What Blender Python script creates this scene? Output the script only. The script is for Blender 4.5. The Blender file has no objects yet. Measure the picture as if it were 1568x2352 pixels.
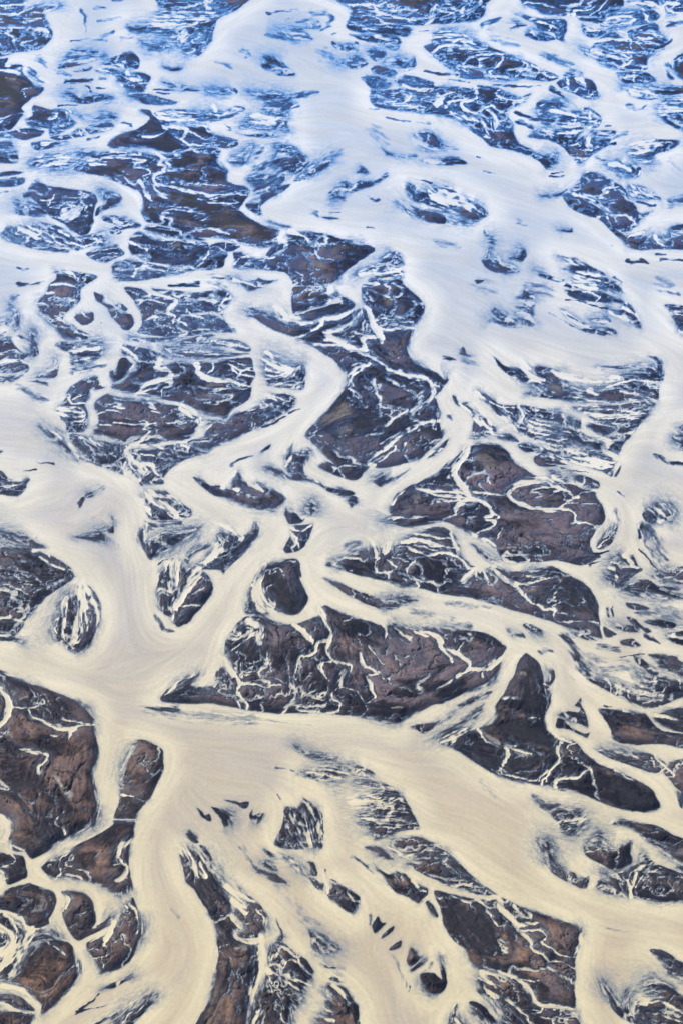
import bpy, math, time
import numpy as np
from mathutils import Vector

# Braided glacial river seen from a light aircraft.  The ground is surveyed as
# outlines of sandbars, rivulets, washes and colour patches (SURVEY, below),
# laid on a real ground plane and meshed: every sandbar is an object of its own,
# its rivulets are its parts, the open channels are the river.
SURVEY = r'''
I .9 .05 wide brown sandbar with a scorched black patch and small white streak, lower left corner|@o -110,1515 20,1550 80,1572 150,1597 205,1627 218,1655 222,1700 228,1735 214,1775 @A 575,60a 585,130a 605,210a 620,280b 585,345b 520,375b 440,420a 330,482 207,556 150,512 85,508 65,455a 30,450 85,390 75,330 30,290 -20,270 -300,250
R 60 30 .9|@A -60,300 20,310 62,370 40,430 -30,480
R 14 10 .8|@A 40,460 80,480 150,505
R 12 16 .7|@A 400,410 395,385 345,355 340,335 370,300 380,270
R 8 6 .6|@A 70,470 75,520 90,540
W 40 .9|@A 340,60 370,110 400,160 420,190
K 60 .9|@A 90,120 180,110 260,120
K 16 .8|@A 330,10 420,30 490,70
K 40 .5|@A 230,80 120,160 60,140
B 90 .6|@A 120,240 180,230 260,200
B 60 .6|@A 420,330 480,300 530,310
B 40 .8|@A 90,400 200,440 220,470
D 60 60 .45|@A 545,120 570,230 560,330
I .8 .1 brown and black sandbar tapering to a point beside the wide lower left channel|@o 318,1700 345,1705 374,1722 374,1750 @A 1005,20 960,110 910,190 870,240 835,310 830,318 705,310 725,220 735,150a 735,60b @o 283,1758b 300,1722b
R 10 6 .7|@A 740,160 800,180 860,200 890,205
R 30 10 .5|@A 980,10 950,50 890,100
R 6 6 .8|@A 700,317 780,316 830,322
K 60 .8|@A 760,200 820,240 800,280
I .8 .12 brown arrow-shaped sandbar with a curling white rivulet at its right edge|@A 705,322 820,325 828,360 818,430 800,500 795,600 800,690 812,725 800,745b 740,775b 690,760a 600,712a 520,690 400,677 330,677 280,642 255,612 280,585 340,545a 420,520a 480,470 600,410 690,350
R 34 26 .95|@A 825,435 770,465 735,500 728,545 755,585 780,600
R 40 50 .7|@A 780,610 755,650 715,690
R 14 10 .8|@A 345,680 365,640 355,600 370,560 400,535
R 26 10 .5|@A 420,520 440,545 400,600 480,620 560,640
R 12 10 .4|@A 400,650 480,670 500,690
R 30 10 .7|@A 400,540 430,520 500,480
R 14 6 .5|@A 660,620 690,600 740,590
B 120 .7|@A 520,530 600,560 640,620
B 60 .6|@A 740,420 780,400 700,520
I .9 .05 small reddish-brown sandbar cut by a thin white rivulet at the left edge of the picture|@A 85,525 150,545 165,620 160,675 60,716 20,690 -10,640 -300,640 -300,540 -10,520 50,530
R 14 10 .9|@A 70,520 90,560 70,590 0,605 -60,615
R 40 20 .8|@A -40,620 5,640 20,700
I .9 .08 rounded brown sandbar with a cream pebbly patch directly above the largest round brown one|@A -300,800 0,790 40,740 130,720 180,707 260,735 320,760 340,810 330,870 300,925 300,960 255,978 200,1000 150,960a 140,930a 80,890 0,872 -300,870
R 8 5 .4|@A 0,760 80,735 150,720
W 50 .5|@A 250,790 280,840 210,880
B 60 .6|@A 60,800 180,770 260,800
I .7 .1 dark lobed sandbar curling round the cream pool right of the two round brown ones|@A 375,760 500,760 560,800 580,860 590,940 562,985 620,970 660,925b 690,910b 672,960 610,1002 530,1037 480,1062 430,1020 400,945 380,870 412,810
K 90 .8|@A 480,940 520,980 530,900
B 40 .8|@A 390,890 410,780 470,800
R 8 4 .35|@A 420,920 480,900 560,880
D 26 16 .9|@A 600,985 650,950 685,915
R 30 40 .95|@A 330,750 390,780 400,810 370,880 310,930
R 40 36 .6|@A 320,930 370,1000 430,1060
I .95 .04 largest round brown sandbar ringed by pale sand near the lower left corner|@A 140,1180b 180,1105b 250,1062a 350,1055 430,1080 455,1130 460,1190 475,1210 480,1290 400,1390 260,1510 240,1440 180,1390a 100,1330b 60,1290b 120,1250b
R 26 12 .7|@A 470,1195 430,1230 400,1270
R 8 14 .4|@A 300,1060 370,1140 450,1180
W 24 .9|@A 250,1395 290,1390 330,1365
W 16 .5|@A 160,1350 260,1370 370,1300 400,1260
B 160 .8|@A 260,1180 320,1240 220,1280
K 40 .8|@A 480,1250 400,1360 290,1460
B 30 .4|@A 440,1290 420,1340
I .5 .3 grey washed-out sandbar strip with threads of white water left of the largest round brown one|@A -300,1060 -20,900 40,900a 80,940b 140,960b 190,1010b 240,990b 280,1010b 330,1000b 380,1040b 300,1050b 220,1070c 150,1110c 100,1160c 120,1260c 60,1300c -10,1290b -300,1260
R 20 20 .95|@A -60,870 40,890 130,920 150,960 190,1010
R 26 20 .95|@A 20,900 70,950 100,1000 90,1080
R 60 50 .97|@A -60,980 40,1000 75,1050 50,1100 -60,1160
R 14 8 .8|@A 170,1000 200,990 280,985
R 60 90 .7|@A 190,1000 160,1070 100,1130 20,1220
R 30 30 .8|@A 130,1140 90,1230 60,1290
B 40 .7|@A 120,1000 210,1010 300,1020
I .7 .1 small dark sandbar crossed by a white rivulet just above the lower left corner|@A -300,1390 0,1390 60,1380 130,1400 180,1450 208,1487 100,1480 40,1455 -300,1480
W 30 .5|@A 20,1410 80,1400 130,1440
R 40 30 .97|@A -60,1330 40,1340 110,1360 190,1420 235,1500
R 20 16 .95|@A -40,1420 40,1450 110,1490 210,1500
I .9 .08 brown sandbar with radiating pale streaks filling the very lower left corner|@A -300,1470 70,1490 200,1503 215,1520 180,1600 100,1900 -300,1900
B 90 .7|@A 60,1530 100,1560
I .7 .1 crescent sandbar of grainy brown sand with a tiny white water curl at its left end|@A 530,1080 580,1050 640,1030 690,1000 740,900a 770,850b 815,785 840,860 870,925b 875,1000b 850,1090a 800,1170 740,1222 615,1262 585,1200 560,1150
R 40 26 .97|@A 700,950 680,1010 655,1060 650,1080
R 14 12 .95|@A 640,1085 665,1100 665,1140 640,1155 580,1170
R 8 8 .7|@A 640,1115 560,1125
R 12 6 .7|@A 640,1020 590,1050 550,1065
R 40 30 .55|@A 830,870 850,960 820,1040
R 20 16 .4|@A 620,1180 630,1230
R 40 30 .6|@A 780,840 820,860
B 120 .6|@A 740,960 720,1040 760,1080
K 30 .9|@A 840,1080 790,1160 700,1220
D 34 34 .4|@A 490,1190 500,1260
I .6 .1 small leaf-shaped dark sandbar alone in the cream water below the crescent|@A 620,1362 680,1322 760,1288a 815,1268b 760,1312 700,1352
D 18 5 .9|@A 460,1503 560,1478 660,1440
D 20 10 .7|@A 480,1490 530,1450 610,1390
I .5 .2 feathered dark sandbar on the bottom edge left of the wide S-shaped channel|@A 600,1660 640,1600b 720,1530b 790,1490c 860,1455c 910,1400b 960,1390b 935,1450a 860,1520 790,1600 700,1800 540,1800
R 50 30 .5|@A 850,1430 790,1490 740,1560
D 24 30 .8|@A 560,1590 640,1540 720,1500
D 30 30 .25|@A 1040,860 1080,910
I .75 .12 long brown and charcoal sandbar hugging the right bank of the S-shaped channel at the bottom|@A 1100,525 1120,620 1150,700 1190,745 1230,820 1290,900 1310,950 1325,1060 1335,1140 1325,1260 1295,1360 1260,1450 1200,1568 1060,1800 @B 150,1800 190,1640 228,1420 268,1290 268,1180 262,1082 195,1064 140,1038 118,985 162,980 110,920 105,830a 100,760b 60,690b 10,620c @A 1330,610c 1240,520c 1160,500c
R 120 60 .5|@A 1130,490 1200,590 1260,660
R 30 14 .8|@A 1170,560 1200,640 1195,700
R 30 14 .6|@A 1250,580 1270,660
K 40 .9|@B 235,1100 240,1280 190,1450
K 90 .9|@B -20,1370 -60,1480 -80,1560
B 60 .95|@B 120,1330 110,1440 120,1540
B 80 .7|@B 60,1120 120,1200 80,1160
W 30 .9|@B 140,1110 190,1095 175,1130
W 30 .35|@B 160,1170 170,1220
K 10 .7|@B 60,1360 80,1290
R 8 4 .6|@B -10,1110 80,1080
R 8 4 .7|@B 0,910 40,900 100,910
R 70 40 .6|@B 120,820 150,850 190,880
R 60 20 .97|@B 95,740 140,770 170,790 250,820
R 30 24 .95|@B 110,900 140,960 165,975
R 14 40 .97|@B 140,980 130,1020 150,1045 240,1060 290,1060
R 60 50 .95|@B 300,1040 290,1120 285,1230 260,1330 235,1420
K 12 .8|@B 262,1300 232,1420 200,1500
I .6 .3 dark sandbar with a brown spot and white swirls, middle lower channel's left bank|@B 150,725 220,790 290,850 335,915a 325,960b 300,1010b 290,1057 235,1052 170,1047 140,1018 190,978 150,925 130,880b 160,830b 200,812b
R 14 10 .5|@B 170,880 220,880
R 14 10 .5|@B 260,870 300,920 300,980
B 40 .8|@B 185,1000 220,1000
R 10 8 .6|@B 160,970 230,960 300,1000
I .4 0 narrow black leaf of sand beside the brown sandbar with white swirls|@B 385,915 410,970 442,1052 380,1057 408,1010
I .65 .25 brown and black sandbar with a band of icy white threads on the bottom edge|@B 385,1060 450,1075 510,1130 570,1170 615,1240 605,1290a 560,1350b 530,1440b 480,1520b 470,1800 190,1800 215,1520a 250,1420b 300,1320a 325,1240 330,1140 345,1105b
R 40 16 .6|@B 315,1235 430,1270 520,1310 600,1330
R 20 12 .5|@B 420,1280 500,1350 540,1380
B 50 .9|@B 390,1140 460,1130
W 30 .5|@B 370,1110 420,1130
B 90 .8|@B 300,1400 340,1460
B 60 .7|@B 500,1550 520,1500
R 12 10 .5|@B 520,1140 540,1200 600,1280
R 40 50 .5|@B 260,1480 300,1500 230,1600
I .5 .6 feathered dark patch of combed sand on the left side of the middle lower channel|@B 583,985 640,1012b 700,1060c 770,1100c 700,1132c 650,1122b 612,1092a 600,1040
D 60 30 .3|@B 560,920 650,960
D 30 10 .7|@B 660,1200 740,1232
D 90 90 .22|@B 640,1150 760,1240
D 24 14 .9|@B 720,1285 790,1320
D 60 60 .22|@B 400,740 560,900
I .7 .12 brown sandbar with a black right shoulder rising from the middle of the bottom edge|@B 700,1310 740,1340 790,1340a 830,1370 870,1440 895,1530 915,1800 600,1800 640,1530b 690,1500b 700,1440b 690,1360b
R 26 10 .95|@B 735,1330 790,1390 830,1440
R 30 16 .5|@B 690,1460 760,1510
R 40 40 .5|@B 640,1540 720,1560
I .2 0 small jagged dark sliver topmost of the tiny dark patches in the cream pool|@B 60,193 130,200 160,212 190,206 222,208 210,242 178,252 140,226
I .3 0 tiny hooked dark patch leftmost in the cream pool|@A 1210,245 1240,268 1260,292 1290,285 1297,315 1280,325 1240,305 1220,275
I .3 0 tiny dark patch with a soft lower edge in the middle of the cream pool|@A 1295,240 1340,248 1420,272b 1430,320b 1395,372b 1362,350 1340,290
I .3 0 tiny V-shaped dark patch rightmost in the cream pool|@B 225,310 225,280 245,255 248,290 270,280 308,270 300,312 258,337b
I .3 0 tiny dark patch with a brown core above the white streaked wash below the cream pool|@A 1135,400b 1180,395b 1222,450 1190,457 1150,430
D 30 20 .8|@A 1240,480 1290,540 1300,570
I .4 .5 grey shield-shaped sandbar dusted white in the lower middle|@B 435,235 520,242a 545,192a 560,185 600,222a 640,252a 655,340 670,440 665,490 620,485b 540,502 450,497 385,472 390,420 415,350 430,290
R 100 90 .5|@B 560,260 600,330 620,420
R 60 30 .3|@B 470,290 540,380 560,460
D 8 8 .9|@B 645,260 662,380 668,480
D 14 6 .7|@B 400,165 420,190
I .2 0 tiny dark comma directly below the grey shield-shaped sandbar|@B 308,498a 350,510 382,552 350,547
I .2 0 tiny dark spur above the slender black lens in the lower middle|@B 290,570b 340,570b 387,622 340,622 310,600
I .3 0 slender black lens below the grey shield-shaped sandbar|@B 230,592 270,610 330,632 390,646 440,690 455,706 370,692 290,652 245,625
D 34 20 .4|@B 175,490 215,560 235,600
D 70 40 .25|@B 380,700 460,710
I .5 .4 faint grey sandbar half drowned below the grey shield-shaped one|@B 430,540b 500,570b 560,610b 590,655b 540,640b 480,600c
I .3 0 tiny black teardrop right of the half drowned sandbar|@B 580,575 620,580 645,640 632,666 600,652 600,610
I .3 .2 tiny dark wedge just left of the pale-topped brown sandbar|@B 583,670 620,680 660,712 692,700 670,747 640,747 600,700
I .8 .1 small brown sandbar with pale veins pointing down in the lower middle channel|@B 690,740b 740,712a 790,722 850,762 892,790 890,840 860,897 790,860 720,812 690,772
R 26 20 .7|@B 690,690 700,730 690,770
W 30 .6|@B 760,740 800,800 850,800
W 20 .5|@B 730,780 820,800
K 16 .8|@B 880,790 880,850
D 9 5 .8|@B 685,625 715,678 760,702
I .3 0 tiny black triangle at the top of the row of chips in the lower middle channel|@B 1000,913 1025,950 1052,958 990,1010 973,975
D 16 16 .4|@B 960,900 970,960
I .3 0 tiny black bar second in the row of chips in the lower middle channel|@B 1100,968 1092,1000 1030,1042 1030,1018
I .6 0 tiny brown chip third in the row in the lower middle channel|@B 1148,1048 1137,1100 1083,1117 1090,1088
I .7 0 small brown wedge fourth in the row of chips in the lower middle channel|@B 1195,1115 1222,1098 1250,1140 1278,1160 1200,1212 1178,1180
I .3 0 thin black bar parallel to the brown wedge above the grainy oval sandbar|@B 1310,1162 1290,1197 1208,1243 1200,1225 1270,1180
I .7 .05 grainy brown oval sandbar with a black right rim in the lower middle channel|@B 1255,1260 1340,1250 1370,1270 1397,1290 1378,1150a 1396,1160 1420,1230 1428,1310 1412,1362 1340,1400 1280,1372 1248,1310
K 18 .9|@B 1395,1180 1418,1260 1412,1350
D 26 26 .3|@B 1300,1240 1330,1190
D 24 20 .3|@B 1190,1350 1140,1230 1080,1130
D 12 8 .5|@B 1195,1380 1205,1350
I .35 .7 dark comb-edged sandbar streaked with white threads on the left bank of the wide diagonal channel|@B 860,85b 960,82b 1050,90 1110,130 1160,170 1200,240 1250,335 1258,377 1160,387 1060,432 990,442 970,390b 910,330c 900,290c 960,275c 900,210c 960,180c 1000,150c 900,112b
R 26 10 .75|@B 870,200 960,210 1060,215 1150,180
R 8 6 .7|@B 1080,260 1160,255 1215,265
R 16 10 .85|@B 920,310 1020,340 1140,350 1260,345
R 10 8 .7|@B 940,360 1040,365 1160,370
R 90 30 .6|@B 860,190 920,170 1000,170
R 60 20 .55|@B 860,230 930,240 1010,240
B 40 .6|@B 960,255 1010,265
I .3 .5 dark crest of sand trailing white streaks at the head of the comb-edged sandbar|@B 520,42a 600,20b 680,5b 660,-10a 760,-20b 850,-15b 920,-5 990,35 950,50b 900,58b 830,30c 800,60c 740,75c 680,80a 620,75
R 30 14 .7|@B 620,10 720,10 800,30 860,50
R 16 12 .6|@B 700,40 780,60 880,60
I .75 .45 brown and black sandbar with pale combed streaks below the dark comb-edged one|@B 1090,450b 1170,425 1260,420 1340,455 1430,525 1500,580 @C 190,580 250,630 330,700 430,770 380,776 310,770 220,740a 100,715 @B 1370,692 1290,660 1220,620 1180,590b 1240,580b 1160,540c 1090,510c
R 12 8 .75|@B 1170,540 1250,520 1310,480 1370,465
R 8 6 .6|@B 1290,610 1350,590 1410,560 1430,530
R 30 10 .6|@B 1060,490 1150,530 1200,560
R 20 16 .5|@C 50,700 180,720 280,700
R 12 10 .7|@C 350,775 375,740
B 90 .8|@B 1290,620 1400,640
I .5 .1 slender dark leaf of sand beside the pale combed sandbar|@B 935,480 1020,490 1100,562 1040,552 960,512
K 10 .8|@C 60,705 160,725 260,735
I .7 .12 dark brown leaf-shaped sandbar with a bright tan centre in the lower right middle|@B 990,600a 1060,650 1110,640a 1170,650 1220,690 1260,720a 1310,742 1312,780 1280,822 1250,832 1190,792 1110,762 1060,712 1030,662
W 24 .8|@B 1120,690 1170,685
B 50 .9|@B 1120,680 1180,690
R 26 20 .8|@B 1230,690 1260,750 1300,760
R 10 8 .9|@B 1260,840 1330,770
I .3 .05 tiny dark sliver between the tan-centred sandbar and the charcoal slab|@B 1298,832 1320,820 1350,860 1372,900 1360,917 1320,882
D 26 16 .5|@B 850,545 900,565 960,620 985,645
R 12 8 .9|@B 1330,740 1360,830 1390,930
I .55 .08 broad smooth charcoal slab with rust-brown right half and forked cream rivulets at the lower right|@C 45,755 130,762 290,797 430,803 460,795 520,825 600,860 760,912 860,945 947,980 945,1040 920,1140 905,1180 910,1260 905,1340 908,1470 820,1460 740,1445 670,1425 640,1370 560,1290 450,1257 330,1235 280,1210 240,1160 215,1100 150,1040 100,965 80,870
K 130 1|@C 150,820 220,900 300,1000 380,1130
K 130 1|@C 120,850 200,1000 330,1120
K 60 1|@C 430,1220 420,1100 360,950 300,840
K 90 .8|@C 500,1030 520,1120 480,1180
B 30 .8|@C 470,1030 470,1110
B 50 .8|@C 250,1140 330,1190
B 110 .8|@C 600,1130 600,1220 650,1240
B 70 .6|@C 760,960 780,1020
B 60 .5|@C 830,1420 880,1400
K 6 .9|@C 430,920 440,1040 455,1240
K 8 .9|@C 290,1080 320,1090
K 8 .5|@C 100,880 180,890 240,870
R 60 40 .97|@C 370,790 440,800 460,870 510,930 545,985
R 20 16 .9|@C 300,800 360,850 390,910 430,970
R 8 6 .6|@C 430,975 490,965 530,990
R 16 14 .9|@C 545,985 620,1000 690,1000 730,1040 710,1070 750,1100 820,1155 920,1160
R 22 16 .95|@C 555,1000 620,1040 640,1100 700,1140 740,1185 820,1195 900,1220
R 14 10 .7|@C 560,1010 630,1070 640,1110
R 40 16 .7|@C 540,960 600,960 680,950
R 30 10 .5|@C 530,850 560,900 600,930
R 20 60 .5|@C 945,1010 935,1080 915,1150
R 30 20 .95|@C 330,1250 430,1262 530,1280 620,1340 660,1420 740,1450 915,1475
R 14 10 .7|@C 530,1280 640,1300 720,1315
I .7 .25 brown streaked sandbar with braided cream rivulets at the bottom edge right of the middle|@C 320,1290b 380,1262b 500,1275a 560,1300 620,1370 660,1440 740,1470 910,1485 935,1545 1000,1800 330,1800 440,1550b 380,1420b 310,1375
R 30 16 .7|@C 340,1330 430,1400 560,1480 620,1540 640,1600
R 16 10 .8|@C 720,1460 680,1500 600,1530
R 12 10 .6|@C 620,1500 720,1530 930,1550
R 50 20 .5|@C 330,1280 430,1340 500,1430
R 12 8 .7|@C 560,1480 640,1490 740,1480
D 34 20 .9|@C 315,1355 380,1385
D 30 30 .6|@C 430,1410 480,1540
B 80 .6|@C 440,1310 540,1350
I .4 .15 dark oval sandbar inside a cream ring on the bottom edge|@C 253,1440 300,1433 350,1460 400,1520 430,1570a 350,1570b 290,1510b
I .4 .3 small dark sandbar left of the ringed oval on the bottom edge|@C 135,1560 160,1470 182,1443 180,1500a 230,1550b 290,1640b 300,1800 150,1800
R 20 16 .6|@C 160,1530 230,1580
I .2 .05 long charcoal sandbar with brown bands, a square slab ending in a round nose, right|@F 597,468 650,500 695,545 705,600 718,700 730,800 722,870 740,930 790,975 850,1000a 910,1020 960,1080 1030,1140 1100,1175 1200,1210a 1330,1268 1380,1308 1410,1366 1425,1396 1420,1428 1340,1448 1250,1443 1150,1423 1050,1383 920,1333 800,1302 700,1283 600,1263 520,1250 440,1225 360,1190 250,1112 150,1052 70,990c 90,950b 170,930b 300,932a 385,902 412,860 422,790 470,715 520,620 545,540
R 26 16 .95|@C 790,120 790,80 860,65 930,60 960,20 985,-5
R 14 10 .85|@C 700,100 710,70 750,40 755,-5
R 14 10 .8|@C 390,10 480,40 560,60 640,75 690,50 740,10
R 12 8 .7|@C 430,-20 450,20 470,50
R 8 8 .6|@C 730,80 740,20
B 40 .8|@C 1110,50 1200,40 1330,100
B 20 .7|@C 1020,200 1140,240 1240,262
K 90 1|@C 1150,120 1250,190 1350,210
R 20 10 .9|@C 1150,20 1210,50 1260,75
I .3 .2 dark sandbar pointing left with a short white rivulet below the round-nosed charcoal one|@C 648,168 700,200 760,215 812,222 740,258 700,240 660,200
I .45 .5 pale washed sandbar fading into cream water below the round-nosed charcoal one|@C 742,265 800,240a 870,250b 930,260c 970,310c 960,360c 880,410c 830,390b 800,340 760,300
R 60 30 .5|@C 860,340 930,320 980,280
R 10 8 .7|@C 770,340 830,320 870,325
I .3 .35 crescent of combed dark sand on the right bank of the wide diagonal channel|@C 700,440c 740,430c 760,500c 780,570b 830,620b 900,640 960,677 993,668 977,742 900,722 800,667 750,622 720,560b 705,500c
W 40 .5|@C 880,640 900,600
I .75 .1 round dark brown sandbar with a pale branching vein circled by cream water at the right|@C 980,480b 1050,395c 1110,470b 1160,490a 1230,442a 1252,450 1247,520 1257,577 1220,612a 1130,622 1060,592 1000,560 968,520
W 34 .6|@C 1060,510 1080,550 1080,580
W 16 .5|@C 1000,480 1060,490
K 30 .8|@C 1220,480 1230,580
K 60 .5|@C 1150,590 1190,580
I .5 .2 long dark grainy sandbar above the cream tongue at the right edge|@C 1130,347 1180,320a 1280,335 1380,345 1450,370 1568,440 1900,520 1900,720 1540,625a 1535,590b 1440,510b 1340,440a 1260,382 1190,362
R 20 10 .7|@C 1130,340 1160,315 1200,310
I .5 .35 dark sandbar with a branching white inlet on its lower bank below the cream tongue|@C 1032,725 1050,690a 1100,672b 1060,640b 1130,650c 1250,612c 1300,580c 1310,510b 1380,570 1450,602 1530,632 1900,760 1900,850 1568,829 1440,822 1270,792 1210,787 1140,777 1070,752
R 26 20 .97|@C 1242,800 1238,740 1258,690 1280,640
R 14 8 .8|@C 1245,740 1210,690 1180,660
R 14 8 .8|@C 1260,730 1290,680 1310,660
R 40 30 .6|@C 1180,640 1280,610 1380,590
R 90 60 .5|@C 1400,580 1350,620
R 14 6 .4|@C 1440,770 1500,800
R 12 10 .6|@C 1500,620 1540,650 1568,700
K 70 .9|@C 1300,770 1400,800 1520,810
K 40 .9|@C 1080,740 1180,765
R 26 20 .9|@C 1000,740 1020,690 980,640
I .6 .2 dark brown feathered sandbar on the lower right edge under the wide diagonal channel|@C 1365,1115 1430,1113 1500,1150 1568,1190 1900,1300 1900,1400 1568,1300b 1480,1250b 1430,1180a
R 20 10 .8|@C 1460,1240 1530,1260 1600,1265
I .75 .3 broad brown sandbar with a black lower half filling the lower right corner|@C 1320,1310c 1400,1290c 1500,1340b 1568,1390 1900,1480 1900,1900 1290,1900 1278,1450 1300,1440a 1360,1440 1420,1400c 1340,1370c
R 40 26 .8|@C 1300,1440 1350,1440 1440,1430 1520,1480
K 80 .9|@C 1330,1490 1400,1480 1420,1540
R 20 16 .6|@C 1340,1500 1480,1530 1560,1560
I .3 .4 dark horn-shaped sandbar on the bottom edge near the lower right corner|@C 1070,1320c 1110,1340c 1150,1400b 1200,1450b 1230,1360c 1240,1480a 1260,1530 1270,1572 1190,1532 1130,1472 1080,1372b
D 60 60 .3|@C 1250,1380 1340,1340
D 80 40 .6|@C 1568,160 1560,230
D 60 50 .15|@C 330,90 410,160
D 14 10 .3|@C 1100,985 1200,1000 1290,1010
K 120 .9|@F 620,600 600,700 650,780
K 110 .9|@F 500,950 620,980 720,1010
K 80 .8|@F 400,1150 560,1160 680,1140
B 40 .9|@F 450,810 540,840 590,870
B 60 .8|@F 360,940 420,970 440,1010
B 40 .5|@F 450,890 540,870
B 60 .6|@F 840,1080 920,1060
B 30 .7|@F 620,1040 740,1060
W 20 .7|@F 540,605 600,610
W 24 .8|@F 330,950 400,1000 450,1020
R 14 16 .8|@F 310,935 350,1000 430,1030 500,1040 560,1075 640,1095
W 16 .8|@F 600,1080 640,1100
R 10 8 .6|@F 500,1045 620,1040 740,1060
R 24 18 .85|@F 480,1040 480,1100 460,1160 430,1190
R 24 18 .8|@F 845,1000 800,1060 800,1130 750,1190 700,1220 680,1250
R 20 10 .8|@F 800,970 850,1010 890,1025
R 10 6 .5|@F 620,870 700,870
R 30 20 .5|@F 150,1050 180,1000 290,930
R 60 30 .4|@F 90,1000 200,960 260,940
K 30 .7|@F 900,1020 950,1080
I .3 .1 dark curl of sand hugging the right flank of the square charcoal slab|@F 705,590 740,580b 770,570 785,620 765,660 725,695 708,660 745,625b 725,590b
R 8 6 .8|@F 715,660 755,680
I .3 .05 narrow dark strip along the right edge of the square charcoal slab|@F 722,700 748,705a 750,760 735,830 725,850 730,780
I .4 .1 long ragged dark sandbar with a central white streak left of the square charcoal slab|@F 85,970b 130,930a 220,870 300,810 345,790 330,830b 300,860b 210,910a 150,940a
I .2 .25 dark sliver between the two white braids that leave the big rivulet-veined sandbar|@F 190,790 240,755 330,725 400,708 370,740 280,780 200,810
I .2 .3 flat dark sliver below the lower bank of the big rivulet-veined sandbar|@E 1210,930 1260,905 1340,895 1400,880 1470,830b 1380,900 1290,962 1240,945
D 12 10 .9|@E 1380,975 1420,940 1480,910
I .45 .12 very large dark sandbar veined by many white rivulets in the centre of the picture|@D 985,745 1000,772 1100,780 1250,782 1400,803 1500,822 @E 280,832 400,838 560,845 700,845 800,855 890,862 1000,885 1130,910 1160,895 1210,862 @F 0,800 110,768 200,728 280,700a 380,660b 430,600a 445,530a 445,500 472,460 478,430 450,405 380,365 310,340 200,325a 100,320b @E 1250,330b 1100,300b 1040,300 1000,295 940,270 840,245 740,205 680,180 650,215a 640,240 560,275 500,295 400,285 330,260 290,250 200,250 130,320 75,390 65,450 90,510 110,560 90,590b @D 1360,560a 1335,572 1310,600 1312,668 1230,680a 1180,660a 1210,600b 1100,640b 1030,690
R 90 60 .97|@D 1300,560 1270,620 1240,660
R 30 12 .8|@D 1180,600 1080,660 1010,730
R 50 40 .95|@E 60,520 90,580 120,610
R 26 20 .95|@E 110,590 170,660 155,720 210,770 205,825
R 22 12 .9|@E 170,660 260,670 340,680 450,655
R 12 6 .7|@E 150,730 90,750
R 12 6 .7|@E 150,760 160,810
R 14 8 .7|@E 95,600 100,650
R 60 30 .9|@E 220,270 290,320 290,380 270,460
R 24 14 .85|@E 270,450 320,510 330,540 280,570 290,610 370,630 440,660 470,670
R 12 8 .6|@E 170,600 270,570
R 30 16 .6|@E 270,350 190,400 100,460
R 8 8 .5|@E 190,660 280,640 290,620
R 70 60 .5|@E 470,640 510,720 515,760
R 40 20 .55|@E 520,770 450,800 410,835
R 14 10 .5|@E 520,770 600,720 650,690
R 46 20 .9|@E 650,210 690,280 710,350 700,420 685,465
R 18 14 .95|@E 685,465 715,500 740,530 830,545 850,560 835,600
R 40 24 .7|@E 500,290 540,340 600,400 600,420
R 24 18 .95|@E 690,390 630,410 615,460 590,490 520,510 500,600
R 14 18 .7|@E 520,510 525,570 500,640
R 14 8 .9|@E 715,525 650,550 670,600 700,650 690,740
R 30 16 .7|@E 655,550 675,610
R 40 40 .8|@E 800,590 770,640 760,680
R 16 16 .9|@E 765,690 725,720 740,760 775,790 760,830 700,840
R 10 8 .7|@E 765,690 840,710 880,720 900,760 940,820 890,860
R 30 26 .8|@E 910,480 910,530 920,560
R 12 14 .7|@E 920,550 1000,590 1030,630 1070,640
R 26 20 .6|@E 1010,590 1040,640
R 16 14 .7|@E 1000,600 940,620 960,670 980,720 990,750 930,790
R 40 24 .9|@E 1035,290 1045,350 1040,400
R 50 40 .6|@E 1080,300 1140,330 1200,380
R 40 30 .8|@F -60,350 60,370 90,430 130,480 150,530
R 24 24 .95|@F 60,380 110,450 190,480 250,530 262,570
R 20 10 .8|@F 185,470 210,430 225,415
R 40 20 .95|@F 450,510 380,560 280,580 180,610
R 20 12 .7|@F 340,590 345,640
R 30 20 .5|@F 260,570 180,620 60,700
R 20 10 .4|@E 940,440 1000,500 1040,550
R 16 8 .5|@E 780,300 850,255
B 100 .9|@E 800,420 880,440
K 80 .9|@E 820,500 780,480
B 60 .6|@E 1060,540 1130,590
B 60 .8|@F -110,350 0,370 50,420
B 40 .9|@F 250,400 330,420
B 30 .8|@F -20,500 10,480 60,490
B 50 .4|@E 340,580 400,610
W 10 .7|@E 1090,822 1160,822
W 12 .5|@E 320,710 350,740
K 120 .7|@E 200,480 350,460 450,450
K 60 .7|@E 640,620 720,700
I .3 .1 grey-brown teardrop sandbar collared with pale sand above the large rivulet-veined one|@E 525,10 562,80 580,130 568,190 530,232 485,243 420,225 350,222 300,242b 200,230 205,150 235,50 270,-20 @o 605,1300 640,1288 680,1284 691,1320
R 40 60 .9|@E 310,-60 265,60 270,140 300,200 370,240
R 26 40 .5|@E 300,60 320,140 370,190
R 20 14 .6|@E 240,60 280,40
K 90 1|@E 370,30 440,110 480,180
B 60 .5|@E 430,160 400,180
I .3 .4 slender dark sandbar like a swordfish in the cream channel right of the teardrop one|@E 680,15 760,40 870,85 950,110 1060,140b 1160,115b 1235,150b 1140,187 1040,202 950,182 850,132 760,77
D 60 50 .3|@E 1230,225 1330,245
D 50 40 .4|@E 1450,280 1568,310
I .3 .6 faint combed dark patch on the upper edge of the wide diagonal channel|@E 500,1030b 560,1060c 640,1085c 760,1115c 680,1127b 600,1112a 540,1085 505,1060
D 20 6 .5|@E 380,1170 470,1195 560,1225
D 40 80 .28|@D 880,815 1050,850 1300,870 1568,890
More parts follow.
